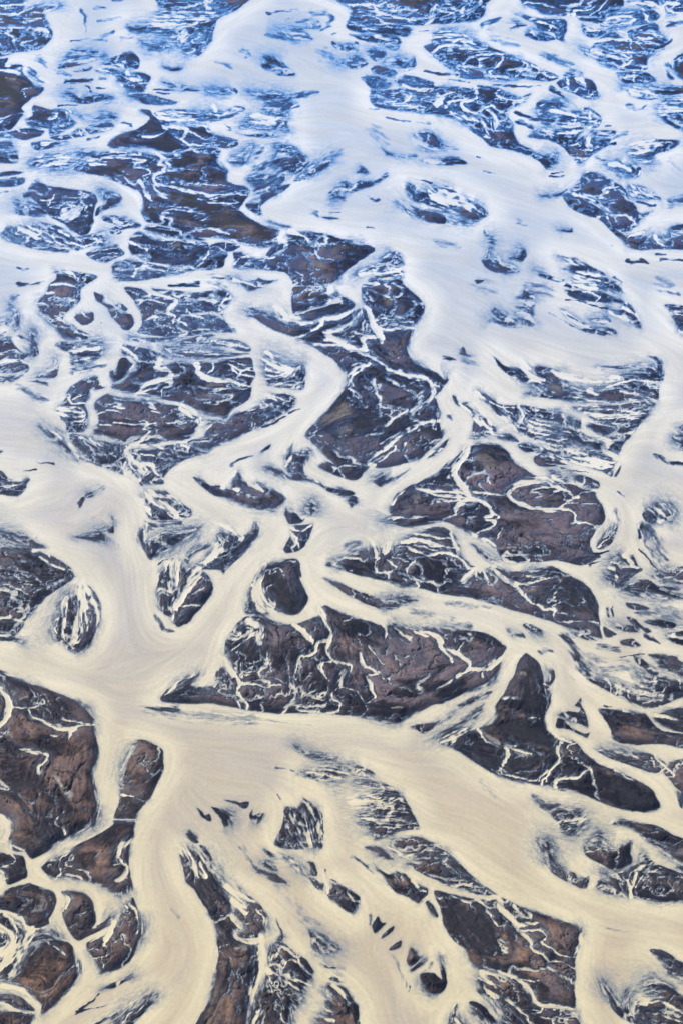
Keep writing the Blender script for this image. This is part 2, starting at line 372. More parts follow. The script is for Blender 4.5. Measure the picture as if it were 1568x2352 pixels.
D 14 8 .25|@E 0,870 200,880 400,890 600,910
D 12 60 .6|@D 890,812 1000,820 1080,815
I .2 0 tiny dark fleck leftmost of the trio in cream water above the square charcoal slab|@F 478,318 500,325 515,342 490,338
I .25 .1 tiny dark smear at the bottom of the trio above the square charcoal slab|@F 515,358b 560,352a 582,345 602,376 560,370
I .25 .4 small streaked dark patch at the right of the trio above the square charcoal slab|@F 585,293 640,295 700,330 705,362b 650,347b 600,322
D 40 30 .5|@F 700,460 750,460
I .25 .05 small black three-cornered sandbar with a sharp horn pointing up at the right|@F 935,753 945,790 980,860 990,922 930,902 860,880b 810,850a 850,830 920,840 940,812 908,800
I .25 .05 narrow black sliver tucked under the three-cornered sandbar at the right|@F 805,870 860,890 900,930 960,960 1000,955 980,988 940,972 880,937 795,922
I .7 .05 broad brown-and-charcoal bullet-shaped sandbar at the right edge|@F 1058,808 1180,820 1280,835 1340,840 1380,900 1440,950 1568,970 1900,1010 1900,1100 1560,1055 1420,1030 1200,1030 1150,1000a 1130,940 1090,870
B 80 .7|@F 1220,950 1340,990 1460,1010
B 40 .5|@F 1200,850 1290,880
R 14 8 .8|@F 1200,825 1270,840
K 30 .7|@F 1300,1010 1420,1020 1500,1030
I .5 .2 dark sandbar with a soft milky top just above the round nose at the right|@F 1045,1080 1060,1065b 1150,1075c 1250,1087b 1330,1080a 1420,1110 1470,1162 1400,1207 1300,1182 1200,1147 1100,1112
R 16 10 .7|@F 1260,1100 1330,1140 1400,1130
R 16 10 .6|@F 1380,1090 1400,1180
I .8 .1 brown sandbar with dark mottled foot on the right edge above the round nose|@F 1445,1205 1480,1150a 1568,1120 1900,1150 1900,1480 1568,1330 1500,1270
R 24 20 .9|@F 1400,1090 1450,1150 1490,1200
R 14 8 .8|@F 1470,1170 1410,1205
I .6 .35 wide dark sandbar with a combed brown crest and milky upper side at the right edge|@F 970,632 1040,632b 1130,650b 1220,682b 1300,692c 1320,642c 1280,602c 1350,612b 1450,620a 1568,650a 1900,690 1900,700 1568,740 1420,800 1330,806 1230,770 1130,722 1060,692
R 20 12 .8|@F 1090,640 1120,660 1120,710
R 20 10 .6|@F 1230,700 1230,750
R 60 30 .6|@F 1180,600 1300,680
R 10 8 .6|@F 1300,740 1340,690
R 12 8 .6|@F 1350,650 1440,640 1530,650
R 14 10 .7|@F 1540,640 1560,700
I .7 .1 small brown sandbar with a dark hollow, curled round by a cream arm, right edge|@F 1262,487 1300,488a 1340,530 1380,560b 1425,592 1390,612 1320,572 1280,542
K 24 .8|@F 1290,510 1320,540
I .5 .15 dark brown sandbar with pale foot above the one curled round by a cream arm|@F 1355,474 1450,480 1520,490 1568,530 1900,610 1900,660 1568,630a 1500,590a 1440,560b 1400,510a
I .55 .15 blunt dark sandbar with a white tongue at the right edge above the bullet-shaped one|@F 1470,820a 1568,800 1900,780 1900,985 1568,962 1460,930a 1390,870a
R 26 14 .8|@F 1400,850 1480,870 1540,890
D 16 8 .9|@F 1090,790 1140,796
D 50 60 .6|@F 840,370 890,430 930,540 990,620
D 160 120 .3|@F 980,560 1100,600 1200,560
D 60 20 .3|@F 890,460 960,520
D 6 6 .9|@F 1150,488 1170,485
D 6 6 .9|@F 1170,488 1260,478 1330,476
I .3 .1 topmost dark splinter in the fan of slivers at the right|@F 1215,163 1290,175 1365,205 1290,216 1230,196
I .3 .1 thin flat splinter in the fan of slivers at the right, second from its top|@F 1265,225 1350,220 1410,231 1320,242
I .3 .3 combed wedge in the fan of slivers near the right edge|@F 1330,270 1430,263 1525,290 1500,322 1400,302
I .4 .1 stout brown splinter low in the fan of slivers at the right|@F 1230,248 1290,268 1328,310 1332,332 1270,302 1235,272
I .2 .3 blurred blue-black splinter at the foot of the fan of slivers|@F 1130,280b 1200,300b 1290,308 1302,347 1240,347 1160,322a
I .2 .5 dark feathered patch on the right edge below the fan of slivers|@F 1470,360b 1568,335 1900,350 1900,440 1568,422 1480,392
I .2 .1 small dark oval standing between the fan of slivers and the feathered patch|@F 1315,320 1350,315 1368,340 1340,352
I .25 .1 blue-black spindle below the fan of slivers|@F 1180,392 1250,388 1315,425 1250,432 1180,416
I .3 .2 dark spindle off the tip of the wide brown pointed sandbar at the right|@F 870,335 960,355 1035,402 990,402 920,372
I .2 .2 tiny dark triangle beside the tip of the wide brown pointed sandbar|@F 1083,312 1158,356 1110,378 1085,370
D 20 16 .7|@F 1095,195 1112,255
D 20 16 .7|@F 1130,190 1140,245
D 30 30 .5|@F 1050,430 1160,440
D 26 20 .7|@F 1330,370 1430,412
D 200 200 .3|@F 1450,220 1568,280
D 40 20 .35|@F 130,170 260,180 380,200
I .5 .3 large mottled brown-and-black sandbar at the left edge with a rounded right flank|@D -400,395 0,396 70,402 140,412b 105,375a 130,330 150,280 190,230 240,170 280,130 360,80 430,30 465,0 @o 173,1325 162,1305 120,1277 60,1257a 0,1247b -120,1240
R 20 14 .8|@D -60,270 10,262 80,262 150,275
R 12 8 .6|@D 60,260 80,215 170,220
R 16 10 .6|@D 0,60 80,45 190,60
R 12 8 .5|@D 60,60 130,90 200,130
R 30 20 .5|@D 0,350 90,375
B 60 .6|@o 20,1290 70,1320 120,1300
I .15 .9 feathered blue-black leaf-shaped sandbar with a white spine in the left of the wide channel|@D 545,60 590,120 613,180 617,260 592,330 560,410 510,462 470,477 420,452 360,402 310,350c 350,240c 400,130c 460,110c 500,60
R 90 70 .97|@D 505,60 510,150 520,190
R 50 30 .95|@D 510,170 480,290 445,400
R 60 20 .6|@D 500,300 520,340 470,410
R 30 20 .6|@D 550,150 590,220 540,220
I .6 .12 dark shield-shaped sandbar with a broad milky chute down its middle|@o 370,1310a 400,1300b 440,1306b 462,1312a 480,1325 489,1350 485,1368 @D 1290,120 1240,180 1190,240 1140,290 1080,312 1050,265a 1010,240 980,190 970,100 972,0
R 90 60 .9|@D 1060,-70 1070,20 1080,40
R 70 60 .95|@D 1220,-20 1160,60 1110,140 1080,190
R 60 40 .6|@D 1060,30 1060,90
R 20 12 .8|@D 1110,190 1170,182 1240,178
R 30 20 .5|@D 1050,200 1060,270
R 30 14 .6|@D 1180,110 1250,80
W 50 .4|@D 1110,20 1130,60
D 30 20 .45|@D 960,250 1000,330 1060,340
R 50 46 .97|@D -60,660 30,720 60,770 50,840 20,900 -60,940
R 22 16 .95|@D 40,805 150,815 230,800 250,795
R 10 6 .5|@D 240,800 250,760
R 20 18 .9|@D 180,820 190,860 260,885 330,930 420,942 500,918 590,908
R 16 10 .7|@D 270,890 340,910 420,940
R 18 12 .7|@D 390,880 480,895 590,910
R 20 12 .8|@D 460,945 430,960 420,1000
R 8 6 .5|@D 300,980 400,1000
R 20 12 .6|@D 0,600 60,610 130,620
R 20 20 .75|@D 120,1065 220,1075 290,1090 300,1120 250,1160 240,1210
R 8 6 .4|@D 380,820 400,880
B 60 .8|@D 140,870 180,930 210,970
B 30 .8|@D 310,765 330,760
B 70 .6|@D 420,1060 480,1090 380,1110
B 60 .5|@D 100,700 200,760 280,830
W 10 .8|@D 130,760 180,745
K 30 .8|@D 80,1060 60,1090 130,1080
K 60 .5|@D 480,1000 560,1000 570,1080
K 40 .5|@D 250,1210 180,1180 60,1150
B 130 .7|@D 860,1090 860,1180
K 30 .7|@D 840,1190 850,1240
K 20 .8|@D 980,1080 990,1150
I .3 .5 sharp dark fin of sand on the left edge above the mottled brown-and-black one|@G -300,900c 0,900c 90,905b 170,930a 240,970 290,1002 230,1017 150,987 70,965 0,952 -300,940
B 50 .9|@G 220,1140 260,1150
B 40 .7|@G 60,1040 130,1080
R 26 12 .8|@G 200,1030 270,1020 310,1060
W 16 .7|@G 450,1150 440,1180
R 20 14 .6|@G 240,1060 330,1120 440,1140
I .2 .6 dark wedge with pale combed streaks on the left edge above the fin|@G -300,500 0,522 50,580 120,603 165,575a 182,585 160,615 150,650 105,685 40,680 0,672 -300,660
R 12 20 .6|@G -20,630 80,625 160,605
D 40 30 .9|@G -40,410 10,410
D 14 6 .9|@G 325,488 280,480 215,468
D 9 4 .9|@G 225,518 190,528 150,530
I .2 .2 small blurred blue patch, the upper of two in the milky left water|@G 530,665b 575,655b 578,685 550,705 525,690a
D 70 40 .35|@G 560,670 620,630
D 30 26 .8|@G 505,710 485,750
I .2 .3 small blue-black corner-shaped sandbar in the milky left water|@G 680,815a 697,860 692,912 620,905a 655,960b 560,962 450,935 560,915b 640,890b 680,870
I .4 .2 mauve island with fine white veins ringed by cream channels in the left middle|@G 575,130 600,100 660,60 700,80 800,95 950,112 1090,132 1130,142 1180,190 1240,212 1220,250 1180,320 1110,355 1000,362 850,372 820,356 700,342 620,312 578,296 605,240 600,180
R 14 8 .8|@G 600,185 700,165 760,180
R 12 8 .6|@G 605,245 700,240 780,250 900,240 1080,232 1100,210 1060,190
R 26 16 .9|@G 830,370 890,320 905,295 880,270 910,240 880,220
R 60 40 .5|@G 700,120 760,140
R 40 30 .6|@G 900,120 950,160
R 40 14 .7|@G 1120,140 1160,180 1200,215
R 14 8 .5|@G 760,190 800,220 900,230
R 10 8 .5|@G 930,170 1020,190 1100,200
K 70 .8|@G 1060,300 1150,300
I .35 .4 dark sandbar with brush-stroke streaks on the upper bank of the milky left water|@G 430,320 470,305 560,320 620,342 700,357 790,370 770,400 750,420 772,470 757,520 770,552 680,522 540,472 480,410 440,360
R 26 14 .6|@G 740,370 730,420
R 10 8 .5|@G 560,330 640,430 760,460
I .2 .8 feathered blue crest lying along the upper bank of the milky left water|@G 250,255c 320,285b 380,330b 430,395 530,465 470,447b 400,402c 320,332c
I .35 .3 dark sandbar covered with a net of white loops above the narrow milky neck|@G 790,400 860,395 970,385 1110,365 1160,378 1230,402 1270,411 1200,442 1110,472 1040,520 1010,560 1005,612 900,612a 870,622 850,582 790,562 772,520 780,480 768,430
R 26 20 .95|@G 810,370 770,410 775,440 850,490 920,490 940,530 975,565
R 16 10 .85|@G 775,480 760,510 790,560 860,610
R 16 10 .85|@G 800,480 830,520 890,540 870,590
R 14 10 .8|@G 860,430 950,440 940,490
R 14 14 .8|@G 970,385 1000,400
R 18 12 .9|@G 1100,360 1160,390 1160,425
R 10 8 .6|@G 1040,420 1110,470
R 60 50 .5|@G 860,500 880,560
R 40 40 .7|@G 800,540 850,590
R 24 20 .95|@G 820,375 900,380 980,370 1110,355 1170,335 1230,310
I .25 .4 inky blue-black sandbar with thorny white veins on the long middle channel's left bank|@G 1140,350 1250,325 1285,225 1390,217 1440,180a @H 200,165 300,100a 360,65a 440,58 490,75 494,110 460,160 400,205 280,268 150,330 0,392 @G 1275,407 1200,390
R 50 30 .6|@G 1230,240 1230,300
R 14 8 .6|@G 1200,330 1260,350 1300,360
R 20 12 .5|@H 180,240 230,240 230,280
R 12 8 .6|@H 300,100 350,160
R 30 8 .5|@H 330,70 390,110
R 10 6 .6|@H 370,80 460,110
D 14 6 .9|@H 290,265 380,235 440,200
D 16 6 .7|@H 455,170 520,150
I .55 .25 dark sandbar with a blunt snout and white swirls under the net of loops|@G 893,705 900,680b 1000,650 1060,700 1130,740 1180,770 1184,795 1140,820 1040,834 920,832 893,790
R 60 30 .85|@G 920,670 960,720 1040,760 1080,810
R 30 14 .6|@G 960,680 1060,700 1120,740
R 30 20 .7|@G 900,760 930,820
W 30 .5|@G 1010,665 1080,720
I .4 .5 grey scratched sandbar with a pointed foot on the right bank of the milky left water|@G 850,890a 880,880 885,945a 930,935b 1000,910b 1100,900b 1210,880b 1180,925b 1100,970b 1000,1030b 920,1078 880,1010 843,960 843,920
D 60 30 .5|@G 900,870 1000,860 1100,850
R 24 16 .9|@G 890,850 890,930 880,970
D 10 6 .8|@G 965,1110 1010,1080 1060,1070
I .2 .2 narrow black sliver between the scratched sandbar and the dark hull-shaped one|@G 1125,1060 1200,1010b 1280,978 1260,1002 1180,1042 1150,1072 1137,1102
I .35 .3 dark hull-shaped sandbar with a soft milky swoosh across its left shoulder|@G 1320,930 1380,900b 1480,940 1530,910a 1562,845 @H 275,850 275,930 240,980 180,1040 100,1120 60,1163 @G 1330,1140 1200,1127 1197,1095 1260,1065a 1290,1025b 1335,1010
R 70 40 .9|@G 1370,860 1440,890 1480,950
R 50 30 .9|@G 1330,1000 1300,1040 1260,1090
R 40 10 .5|@G 1310,1045 1400,1050
W 30 .4|@G 1480,900 1470,960
I .3 .15 dark boat-shaped sandbar with a cream bite out of its top in the middle|@G 1178,575 1220,580a 1290,622 1340,620 1420,640a 1428,590 1455,538 1490,590 1530,612 @H 233,632 262,608 330,632 400,670 442,702 430,740 370,776 250,757 120,716 0,672 @G 1220,617
R 60 40 .97|@G 1420,540 1380,580 1370,620
R 30 14 .7|@G 1300,570 1280,610
R 50 20 .8|@H 220,620 270,640 300,660
W 20 .4|@H 230,670 280,680
D 30 10 .5|@G 1400,500 1480,460 1540,440
I .2 0 tiny dark arrowhead above the boat-shaped sandbar|@H 290,415 320,385 355,373 345,395 320,408
I .45 .2 dark S-shaped sandbar with a long thin tail curving to the right in the middle|@H 480,370 490,420 540,395 590,400 602,430 560,480 550,520 570,560 640,590 700,632 780,640a 852,660 862,680 800,697 720,662 640,612 560,592 470,577 450,530 437,460 455,420
W 40 .5|@H 540,400 530,440
R 20 20 .6|@H 500,520 520,540
R 20 10 .5|@H 440,500 480,460 500,420
R 26 10 .6|@H 580,570 660,600 690,640
I .1 .2 ragged blue shoulder left of the dark S-shaped sandbar|@H 315,515b 380,505a 440,545 480,577 420,562b 360,545c
I .2 .2 small dark stub off the tail of the S-shaped sandbar|@H 820,700a 868,688 882,730a 840,752
I .2 .3 small smoky sandbar, the topmost of the stack left of the middle channel|@H 600,708b 632,722b 642,780b 612,812 568,770b
I .3 .1 small dark lump, second of the stack left of the middle channel|@H 438,790 460,770b 510,790 540,830 565,825 530,852 470,857 450,832
I .5 .2 dark kidney-shaped sandbar with a pale vein, lowest of the stack left of the middle channel|@H 472,870 530,862 580,862 612,858 590,930 550,1000 490,1032 440,1037 428,1012 470,930
R 16 10 .7|@H 475,900 500,950 520,1000
R 20 20 .7|@H 470,880 540,900 600,865
I .6 .2 small mauve sandbar with a dark lip in the fork of the middle channels|@H 975,585b 1040,545b 1070,580a 1130,567 1205,528 1060,617 1020,634 985,612
I .2 .3 thin dark blade beside the right-hand arm of the middle fork|@H 1310,452 1350,410a 1445,338 1430,372 1390,412 1350,440
R 24 16 .7|@H 1330,430 1400,390
D 70 40 .35|@H 830,1000 900,970
D 50 40 .5|@H 270,1180 310,1120
R 24 10 .6|@H 480,1090 420,1100
I .55 .12 very large dark brown sandbar with a cream hook-shaped channel inside it, right of middle|@H 1083,760 1110,690 1160,650 1200,625 1240,612 1350,560 1430,490 1480,450 @J 230,400a 300,370 380,362 440,375 490,410 530,480 600,525 660,560 740,600a 860,612 950,642 1030,660 1050,700 1085,790 1087,830 1040,890 1000,960 1007,1020 1050,1050 1065,1068 945,1110 800,1086 600,1097 480,1090a 440,1040 380,972 280,922 180,872 90,842 0,852 @H 1390,847 1220,878 1130,866 1050,840c 1088,810
R 26 10 .5|@H 1100,820 1180,830 1280,820 1360,830
R 20 10 .9|@H 1100,825 1140,825
R 16 12 .6|@H 1095,740 1130,680 1170,650
W 40 .5|@H 1240,690 1240,720
B 30 .6|@H 1340,720 1390,740
R 60 30 .95|@J 250,390 220,450 170,530 180,580 230,640 265,690
R 20 20 .9|@J -70,630 0,655 120,658 210,665 265,685
R 30 20 .8|@J -60,640 60,680 240,690
R 26 20 .9|@J 260,690 180,740 170,800 110,830 90,845
R 30 20 .9|@J 260,690 330,720 390,770 400,800 350,820 420,850 380,880 310,912
R 16 12 .8|@J 400,790 440,810 430,830
R 12 8 .6|@J 210,800 280,780 330,730
R 14 12 .85|@J 280,660 400,680 495,683
R 44 40 .97|@J 720,590 640,605 560,620 505,660 510,700 560,740
R 40 14 .97|@J 560,740 640,765 740,770 800,765 870,775 905,810
R 16 10 .9|@J 895,790 905,850 970,850 1050,885
R 16 14 .9|@J 800,755 860,720 930,690 960,670 1050,655
R 30 16 .8|@J 740,595 830,640 900,690
R 12 8 .7|@J 850,720 960,740 1060,745
R 26 10 .7|@J 800,650 750,690
R 12 16 .5|@J 900,850 880,870
R 14 12 .5|@J 460,890 430,960
R 24 14 .8|@J 280,925 380,960 420,1010 440,1040
R 14 8 .4|@J 370,580 400,640
R 10 6 .5|@J 110,580 170,540
W 30 .5|@J 540,660 580,680
B 16 .9|@J 440,1012 540,1005 620,1030
W 10 .5|@J 440,1012 540,1005
B 60 .6|@J 350,500 360,550
W 90 .35|@J 340,470 380,520
B 60 .7|@J 820,920 880,960
K 120 .6|@J 640,860 560,880
K 80 .6|@J 440,720 500,760
B 60 .5|@J 560,970 650,960
B 30 .4|@J 700,990 720,1010
I .3 .3 dark strip with a white rim lying in the cream below the hooked sandbar|@J 280,980a 330,1020b 390,1060b 480,1078 400,1095 340,1060 300,1020
I .3 .6 inky sandbar splashed with white, left of the braided streams near the right|@J 160,72 200,110 240,120 300,170 370,222 430,290 400,322 300,332 262,327 287,290 277,210 215,130
R 60 30 .8|@J 330,130 380,200 390,290
R 30 30 .7|@J 290,200 330,250
R 24 16 .8|@J 200,100 240,150 300,180
I .35 .3 dark sandbar holding a small white star-shaped stream at the right|@J 310,42 400,80a 430,110 500,130 560,132 552,200 532,240 450,200 380,140 330,90
R 14 8 .9|@J 380,100 470,150 530,200
R 10 6 .8|@J 470,150 480,110
R 10 6 .7|@J 470,150 550,140
R 40 26 .9|@J 300,60 420,180 500,230 560,310
R 30 18 .9|@J 500,260 420,310 390,300
I .2 .2 small dark tongue between the white-splashed sandbar and the streaky brown one|@J 430,330 470,310 520,312 565,352 500,352
I .45 .7 wide dark brown sandbar raked with pale streaks left of the grey river at the right|@J 580,130 700,150 800,160 900,210 940,232 930,290 1000,332 1090,352 1065,390 1080,430 1160,470 1150,500 1132,566 1050,522 900,482 820,442 730,402 700,372 620,322 560,282 545,250 580,220 560,160
R 26 16 .9|@J 560,130 585,200 545,250 600,270
R 10 8 .6|@J 600,230 700,280 850,300 910,340
R 20 10 .5|@J 650,320 780,340 900,340
R 12 8 .6|@J 720,350 880,390 1060,410
R 30 10 .6|@J 820,400 960,430 1140,460
R 16 10 .5|@J 900,470 1000,450 1150,490
R 8 6 .4|@J 650,210 800,240 920,270
W 60 .3|@J 820,240 900,250
W 40 .4|@J 1000,460 1060,480
I .3 .5 dark lozenge tangled in white braids in the middle of the braided streams at the right|@J 555,372 620,360a 682,390 662,412 600,422
R 14 10 .8|@J 570,380 640,400 650,420
I .2 .7 blue streaked sandbar under the dark lozenge|@J 650,452 720,390b 800,420b 865,492 720,512 660,492
R 10 8 .7|@J 700,430 860,480
R 26 20 .9|@J 700,380 690,420 620,440
I .15 .7 dark blue sandbar with bright white threads on the left bank of the grey river|@J 895,142 1010,142 1200,118 1392,108 1362,170 1300,250 1240,330 1190,370 1162,432 1100,412 1090,380 1142,350 1080,322 970,272 1000,242 1022,230 960,182
R 40 20 .7|@J 960,190 1100,200 1200,195 1330,220
R 20 10 .6|@J 1000,240 1150,270 1280,280
R 30 30 .9|@J 950,220 950,290 1020,330 1120,350 1090,400 1150,450
R 16 8 .5|@J 1000,170 1150,160 1350,180
R 14 8 .5|@J 930,150 1040,130 1120,180
I .2 .2 tiny black thorn at the mouth of the grey river's left bank|@J 1148,562 1195,503 1190,525 1168,560
I .2 .5 short streaked sliver left of the blue-black lobe with three white lines|@J 758,540b 850,570 850,602 780,600
I .25 .5 blue-black lobe with three white lines above the right arm of the hook-shaped channel|@J 865,562b 960,565 1040,600 1045,640 980,642 900,612
R 8 8 .6|@J 880,575 960,590 1040,620
D 16 8 .9|@J 820,528 900,530 1010,546
D 16 12 .6|@J 1170,660 1205,690
D 40 30 .5|@J 140,200 150,215
D 40 40 .35|@J 1150,780 1170,860
I .4 .3 dark curved sandbar like a claw at the right side of the hooked sandbar|@J 1100,912b 1150,880b 1172,858 1166,910 1130,970 1080,1012 1040,1012 1040,980
R 10 8 .7|@J 1050,1000 1120,930
D 20 10 .9|@J 1010,1040 1060,1045 1110,1020
D 16 8 .8|@J 1000,1112 1066,1090
I .55 .15 wide brown pointed sandbar with dark feathered slopes and a pale chute, right|@H 688,1110 740,1082b 820,1052b 910,1022b 990,1010b 1050,1030b 1150,975b 1180,930a 1250,912a 1340,880 1420,880 1480,922 1500,980 1522,1050 @J 270,1108 330,1150a 400,1112 480,1140a 560,1152 660,1140b 760,1118 850,1160 930,1200 1000,1260 1035,1330 1045,1400 1058,1500 1064,1566 960,1532 850,1492 720,1442 600,1407 500,1382 380,1347 260,1312 @H 1400,1287 1250,1252 1130,1237 1020,1207 920,1182 820,1152 740,1118b
R 60 40 .97|@H 960,960 990,1010 1000,1060
R 90 50 .9|@H 1060,960 1060,1000 1050,1030
B 60 1|@H 930,1060 980,1050
W 40 .3|@H 960,1040 980,1060
R 20 16 .9|@H 1010,1070 990,1110 1000,1160 1060,1160 1070,1200
R 14 10 .8|@H 1060,1160 1120,1130 1090,1090 1060,1080
R 14 12 .8|@H 1220,1080 1180,1130 1200,1190 1250,1230 1240,1260
R 12 8 .6|@H 1100,1070 1200,1090
R 16 16 .6|@H 1200,1190 1270,1210
R 12 10 .6|@H 1340,1220 1390,1270
R 24 16 .85|@H 1150,970 1250,960 1350,980 1440,1000 1500,1000
R 24 16 .85|@H 1200,1010 1300,1050 1420,1030 1500,1060
R 20 14 .8|@H 1230,920 1350,940 1450,940
R 30 30 .8|@H 1450,900 1480,990 1520,1080 1560,1120
R 20 12 .6|@H 1180,990 1300,1000 1380,1020
B 30 .7|@H 1310,1090 1340,1120
W 16 .6|@H 1400,1110 1420,1115
R 90 40 .95|@J 310,1120 260,1170 210,1220
R 30 20 .8|@J 340,1150 360,1200
B 60 .9|@J 330,1200 410,1260
B 80 .95|@J 590,1230 660,1270 720,1310
K 60 .9|@J 220,1270 300,1290
R 60 24 .97|@J 400,1130 470,1200 540,1240 580,1290
R 30 16 .9|@J 540,1225 640,1210 750,1185
R 60 40 .5|@J 640,1180 720,1160
R 24 16 .9|@J 600,1290 650,1345
R 14 12 .9|@J 650,1340 700,1380 770,1380 770,1430 820,1460 900,1455 1040,1470
R 12 10 .5|@J 570,1280 600,1310
K 200 .6|@J 850,1240 900,1350 950,1420
I .3 .5 smoky dark sandbar smudged with white near the right edge, above the fan of slivers|@J 1095,1130b 1160,1050b 1220,1065 1260,1045 1290,1110 1325,1142 1260,1182 1190,1252 1150,1252 1100,1200b
R 60 40 .8|@J 1210,1050 1250,1100
R 50 20 .5|@J 1120,1120 1180,1180
I .3 .4 dark combed wedge at the right edge above the fan of slivers|@J 1185,1262b 1250,1220b 1350,1200 1450,1250 1568,1290 1900,1340 1900,1400 1568,1322 1400,1312b 1280,1292c
I .2 .6 frosted blue-black sandbar on the right edge above the combed wedge|@J 1390,1165b 1480,1130b 1568,1115 1900,1090 1900,1240 1568,1222 1430,1217
I .2 0 small black bar under the frosted sandbar at the right edge|@J 1430,1235 1530,1233 1555,1256 1480,1262
I .4 .6 round frosted sandbar with a brown left rim near the right edge|@J 1313,800 1360,760b 1440,730c 1525,760b 1500,832b 1440,842 1380,867 1330,842
R 60 60 .6|@J 1400,770 1440,820
D 110 90 .5|@J 1340,900 1380,980 1430,1080
D 9 7 .9|@J 1300,1010 1370,1090 1420,1175
D 20 20 .9|@J 1298,880 1300,940
I .2 .4 torn blue-black sandbar with white inlets at the right edge beside the grey river|@J 1525,265 1568,252 1900,230 1900,460 1568,412 1520,370b 1490,312a 1540,310
D 22 26 .8|@J 1405,430 1470,480 1570,490
D 30 20 .6|@J 1410,440 1500,500
I .3 .4 dark sandbar cut by white arcs at the left bank, beside the mauve veined island|@K 440,1190 500,1160 580,1130a 600,1140 545,1220 555,1250 520,1300 540,1350 530,1390 540,1410 520,1460 440,1476 408,1470 405,1415 370,1380 355,1320a 380,1290 410,1220
R 20 16 .9|@K 415,1260 440,1300 530,1300
R 12 8 .6|@K 440,1270 550,1240
R 70 40 .7|@K 370,1350 440,1340 510,1360
R 16 12 .8|@K 400,1415 470,1400 530,1380
I .1 .2 small dark triangle held in the cream beside the dark sandbar cut by white arcs|@K 600,1150 620,1190 650,1200 560,1215 570,1185
I .35 .15 big dark sandbar with white-combed streaks on its right shoulder, brown patch at its foot|@K 690,1205 700,1180 770,1150 820,1110a 850,1060a 900,980b 960,985 985,1010 990,1040 1010,1060a 1060,1050 1100,1040 1190,1055 1240,1040 1330,1040 1420,1020 1530,1008 1552,1020 1555,1080 1560,1130 1535,1180 1545,1200 1535,1240 1500,1290 1420,1340 1380,1382 1260,1358 1180,1318 1100,1288 1000,1268 900,1258 840,1240 760,1228 700,1212
R 30 40 .95|@K 840,1240 900,1190 980,1150 1040,1150
R 40 24 .9|@K 990,1010 960,1090 1030,1100 1050,1190 1000,1210 990,1250
R 40 20 .95|@K 1200,1060 1215,1110 1270,1140 1400,1160 1540,1190
R 26 14 .8|@K 1310,1050 1300,1080 1270,1110
R 10 8 .7|@K 1400,1030 1480,1060 1560,1070
R 10 8 .7|@K 1400,1060 1480,1090 1560,1100
R 10 8 .7|@K 1420,1080 1480,1120 1560,1130
R 70 20 .5|@K 880,1220 960,1200 1010,1170
K 90 .7|@K 1300,1330 1380,1340
K 60 .5|@K 1100,1240 1160,1270
W 50 .3|@K 1290,1180 1300,1260
I .3 .1 smooth dark wedge enclosed by a thin white stream near the left middle|@K 672,1098 690,1092 705,1110 735,1030 770,1020 800,1045 820,1060 790,1110 740,1160 690,1165 680,1140
K 70 1|@K 760,1060 730,1130
I .3 .25 dark sandbar tapering into white threads above the smooth dark wedge|@K 750,1000a 800,1010 830,1040 845,1080 780,1130 860,1110 940,1060 985,1010 950,980 900,960 830,952 755,940
R 22 16 .9|@K 740,950 790,980 840,1030 820,1080 780,1110
R 20 20 .5|@K 900,990 940,1030
I .2 .6 narrow streaked sandbar between two white braids running right from the left middle channel|@K 755,940 850,955 930,975 1070,1020 1010,1010 960,985 860,965
I .4 .5 dark spearhead in the fan of white streams above the white-combed shoulder|@K 1010,960b 1120,960b 1280,970b 1450,985 1540,985 1460,1000 1300,1020 1180,1030 1080,1000b
I .2 .6 streaked lens with a split right end above the dark spearhead|@K 1230,925b 1320,905 1450,908 1520,940 1540,970 1480,975 1400,950 1300,945
R 10 8 .7|@K 1300,930 1400,930 1510,960
I .1 .6 pale blue spindle in the fan of white streams in the left middle|@K 1090,935b 1170,890 1270,875 1320,880 1200,925 1130,938
I .45 .45 large dark sandbar with notched right side and white stem stream, upper left middle|@K 770,585 860,590 950,630 1080,670 1080,690 1030,640 930,588 1060,600 1250,610 1380,600a 1415,640 1400,690 1365,740 1385,800 1430,840 1425,860 1300,860a 1170,880 1040,890 900,870 848,855 865,800 862,740 820,670 790,640
R 24 20 .95|@K 850,580 940,620 1080,660
R 30 24 .9|@K 1085,670 1035,720 1075,760 1060,800
R 20 8 .7|@K 1080,780 1180,840 1300,850 1420,855
R 10 8 .7|@K 1150,720 1190,760 1300,800
R 14 10 .6|@K 820,670 900,660 1020,690
R 16 6 .7|@K 1050,600 1180,595 1330,635
R 14 8 .5|@K 880,790 960,760 1050,770
B 50 .5|@K 900,740 1000,720
W 60 .25|@K 900,770 950,740
I .2 .5 thin blue strip under the large notched sandbar|@K 800,895b 900,893 1000,893 1100,885 1060,915 950,925 820,920
I .2 .15 dark almond with three white nicks below the tooth-marked sandbar in the left middle|@K 665,715 700,712 740,735a 800,750 815,800 805,835 770,843 710,800 680,760
R 14 10 .8|@K 700,720 720,745 700,770
I .1 .2 splintered dark sandbar with cream tooth marks in the left middle|@K 575,615 600,625 650,650a 640,680a 700,690a 740,680 778,715 760,730 720,700 680,715 630,690 590,660
R 26 20 .9|@K 650,640 670,680 720,720
R 16 12 .8|@K 700,600 750,690
I .2 .1 small dark ring-shaped islet alone in the pale left channel|@K 450,770 480,740a 530,735a 565,735 572,760 560,800 510,812 470,795
R 26 20 .7|@K 500,725 510,760 550,770
I .45 .25 dark sandbar with a long pointed foot on the left, between two white channels|@K 345,480a 450,490 590,515 570,545 490,600 495,660 400,740 385,790 450,830 540,870 548,890 520,903 395,905 340,850 270,770 240,735 228,670 280,620 310,570 345,530
R 16 10 .9|@K 320,570 390,570 480,600
R 24 20 .9|@K 235,690 280,690 300,700 270,730
R 10 6 .6|@K 260,760 330,760 370,780
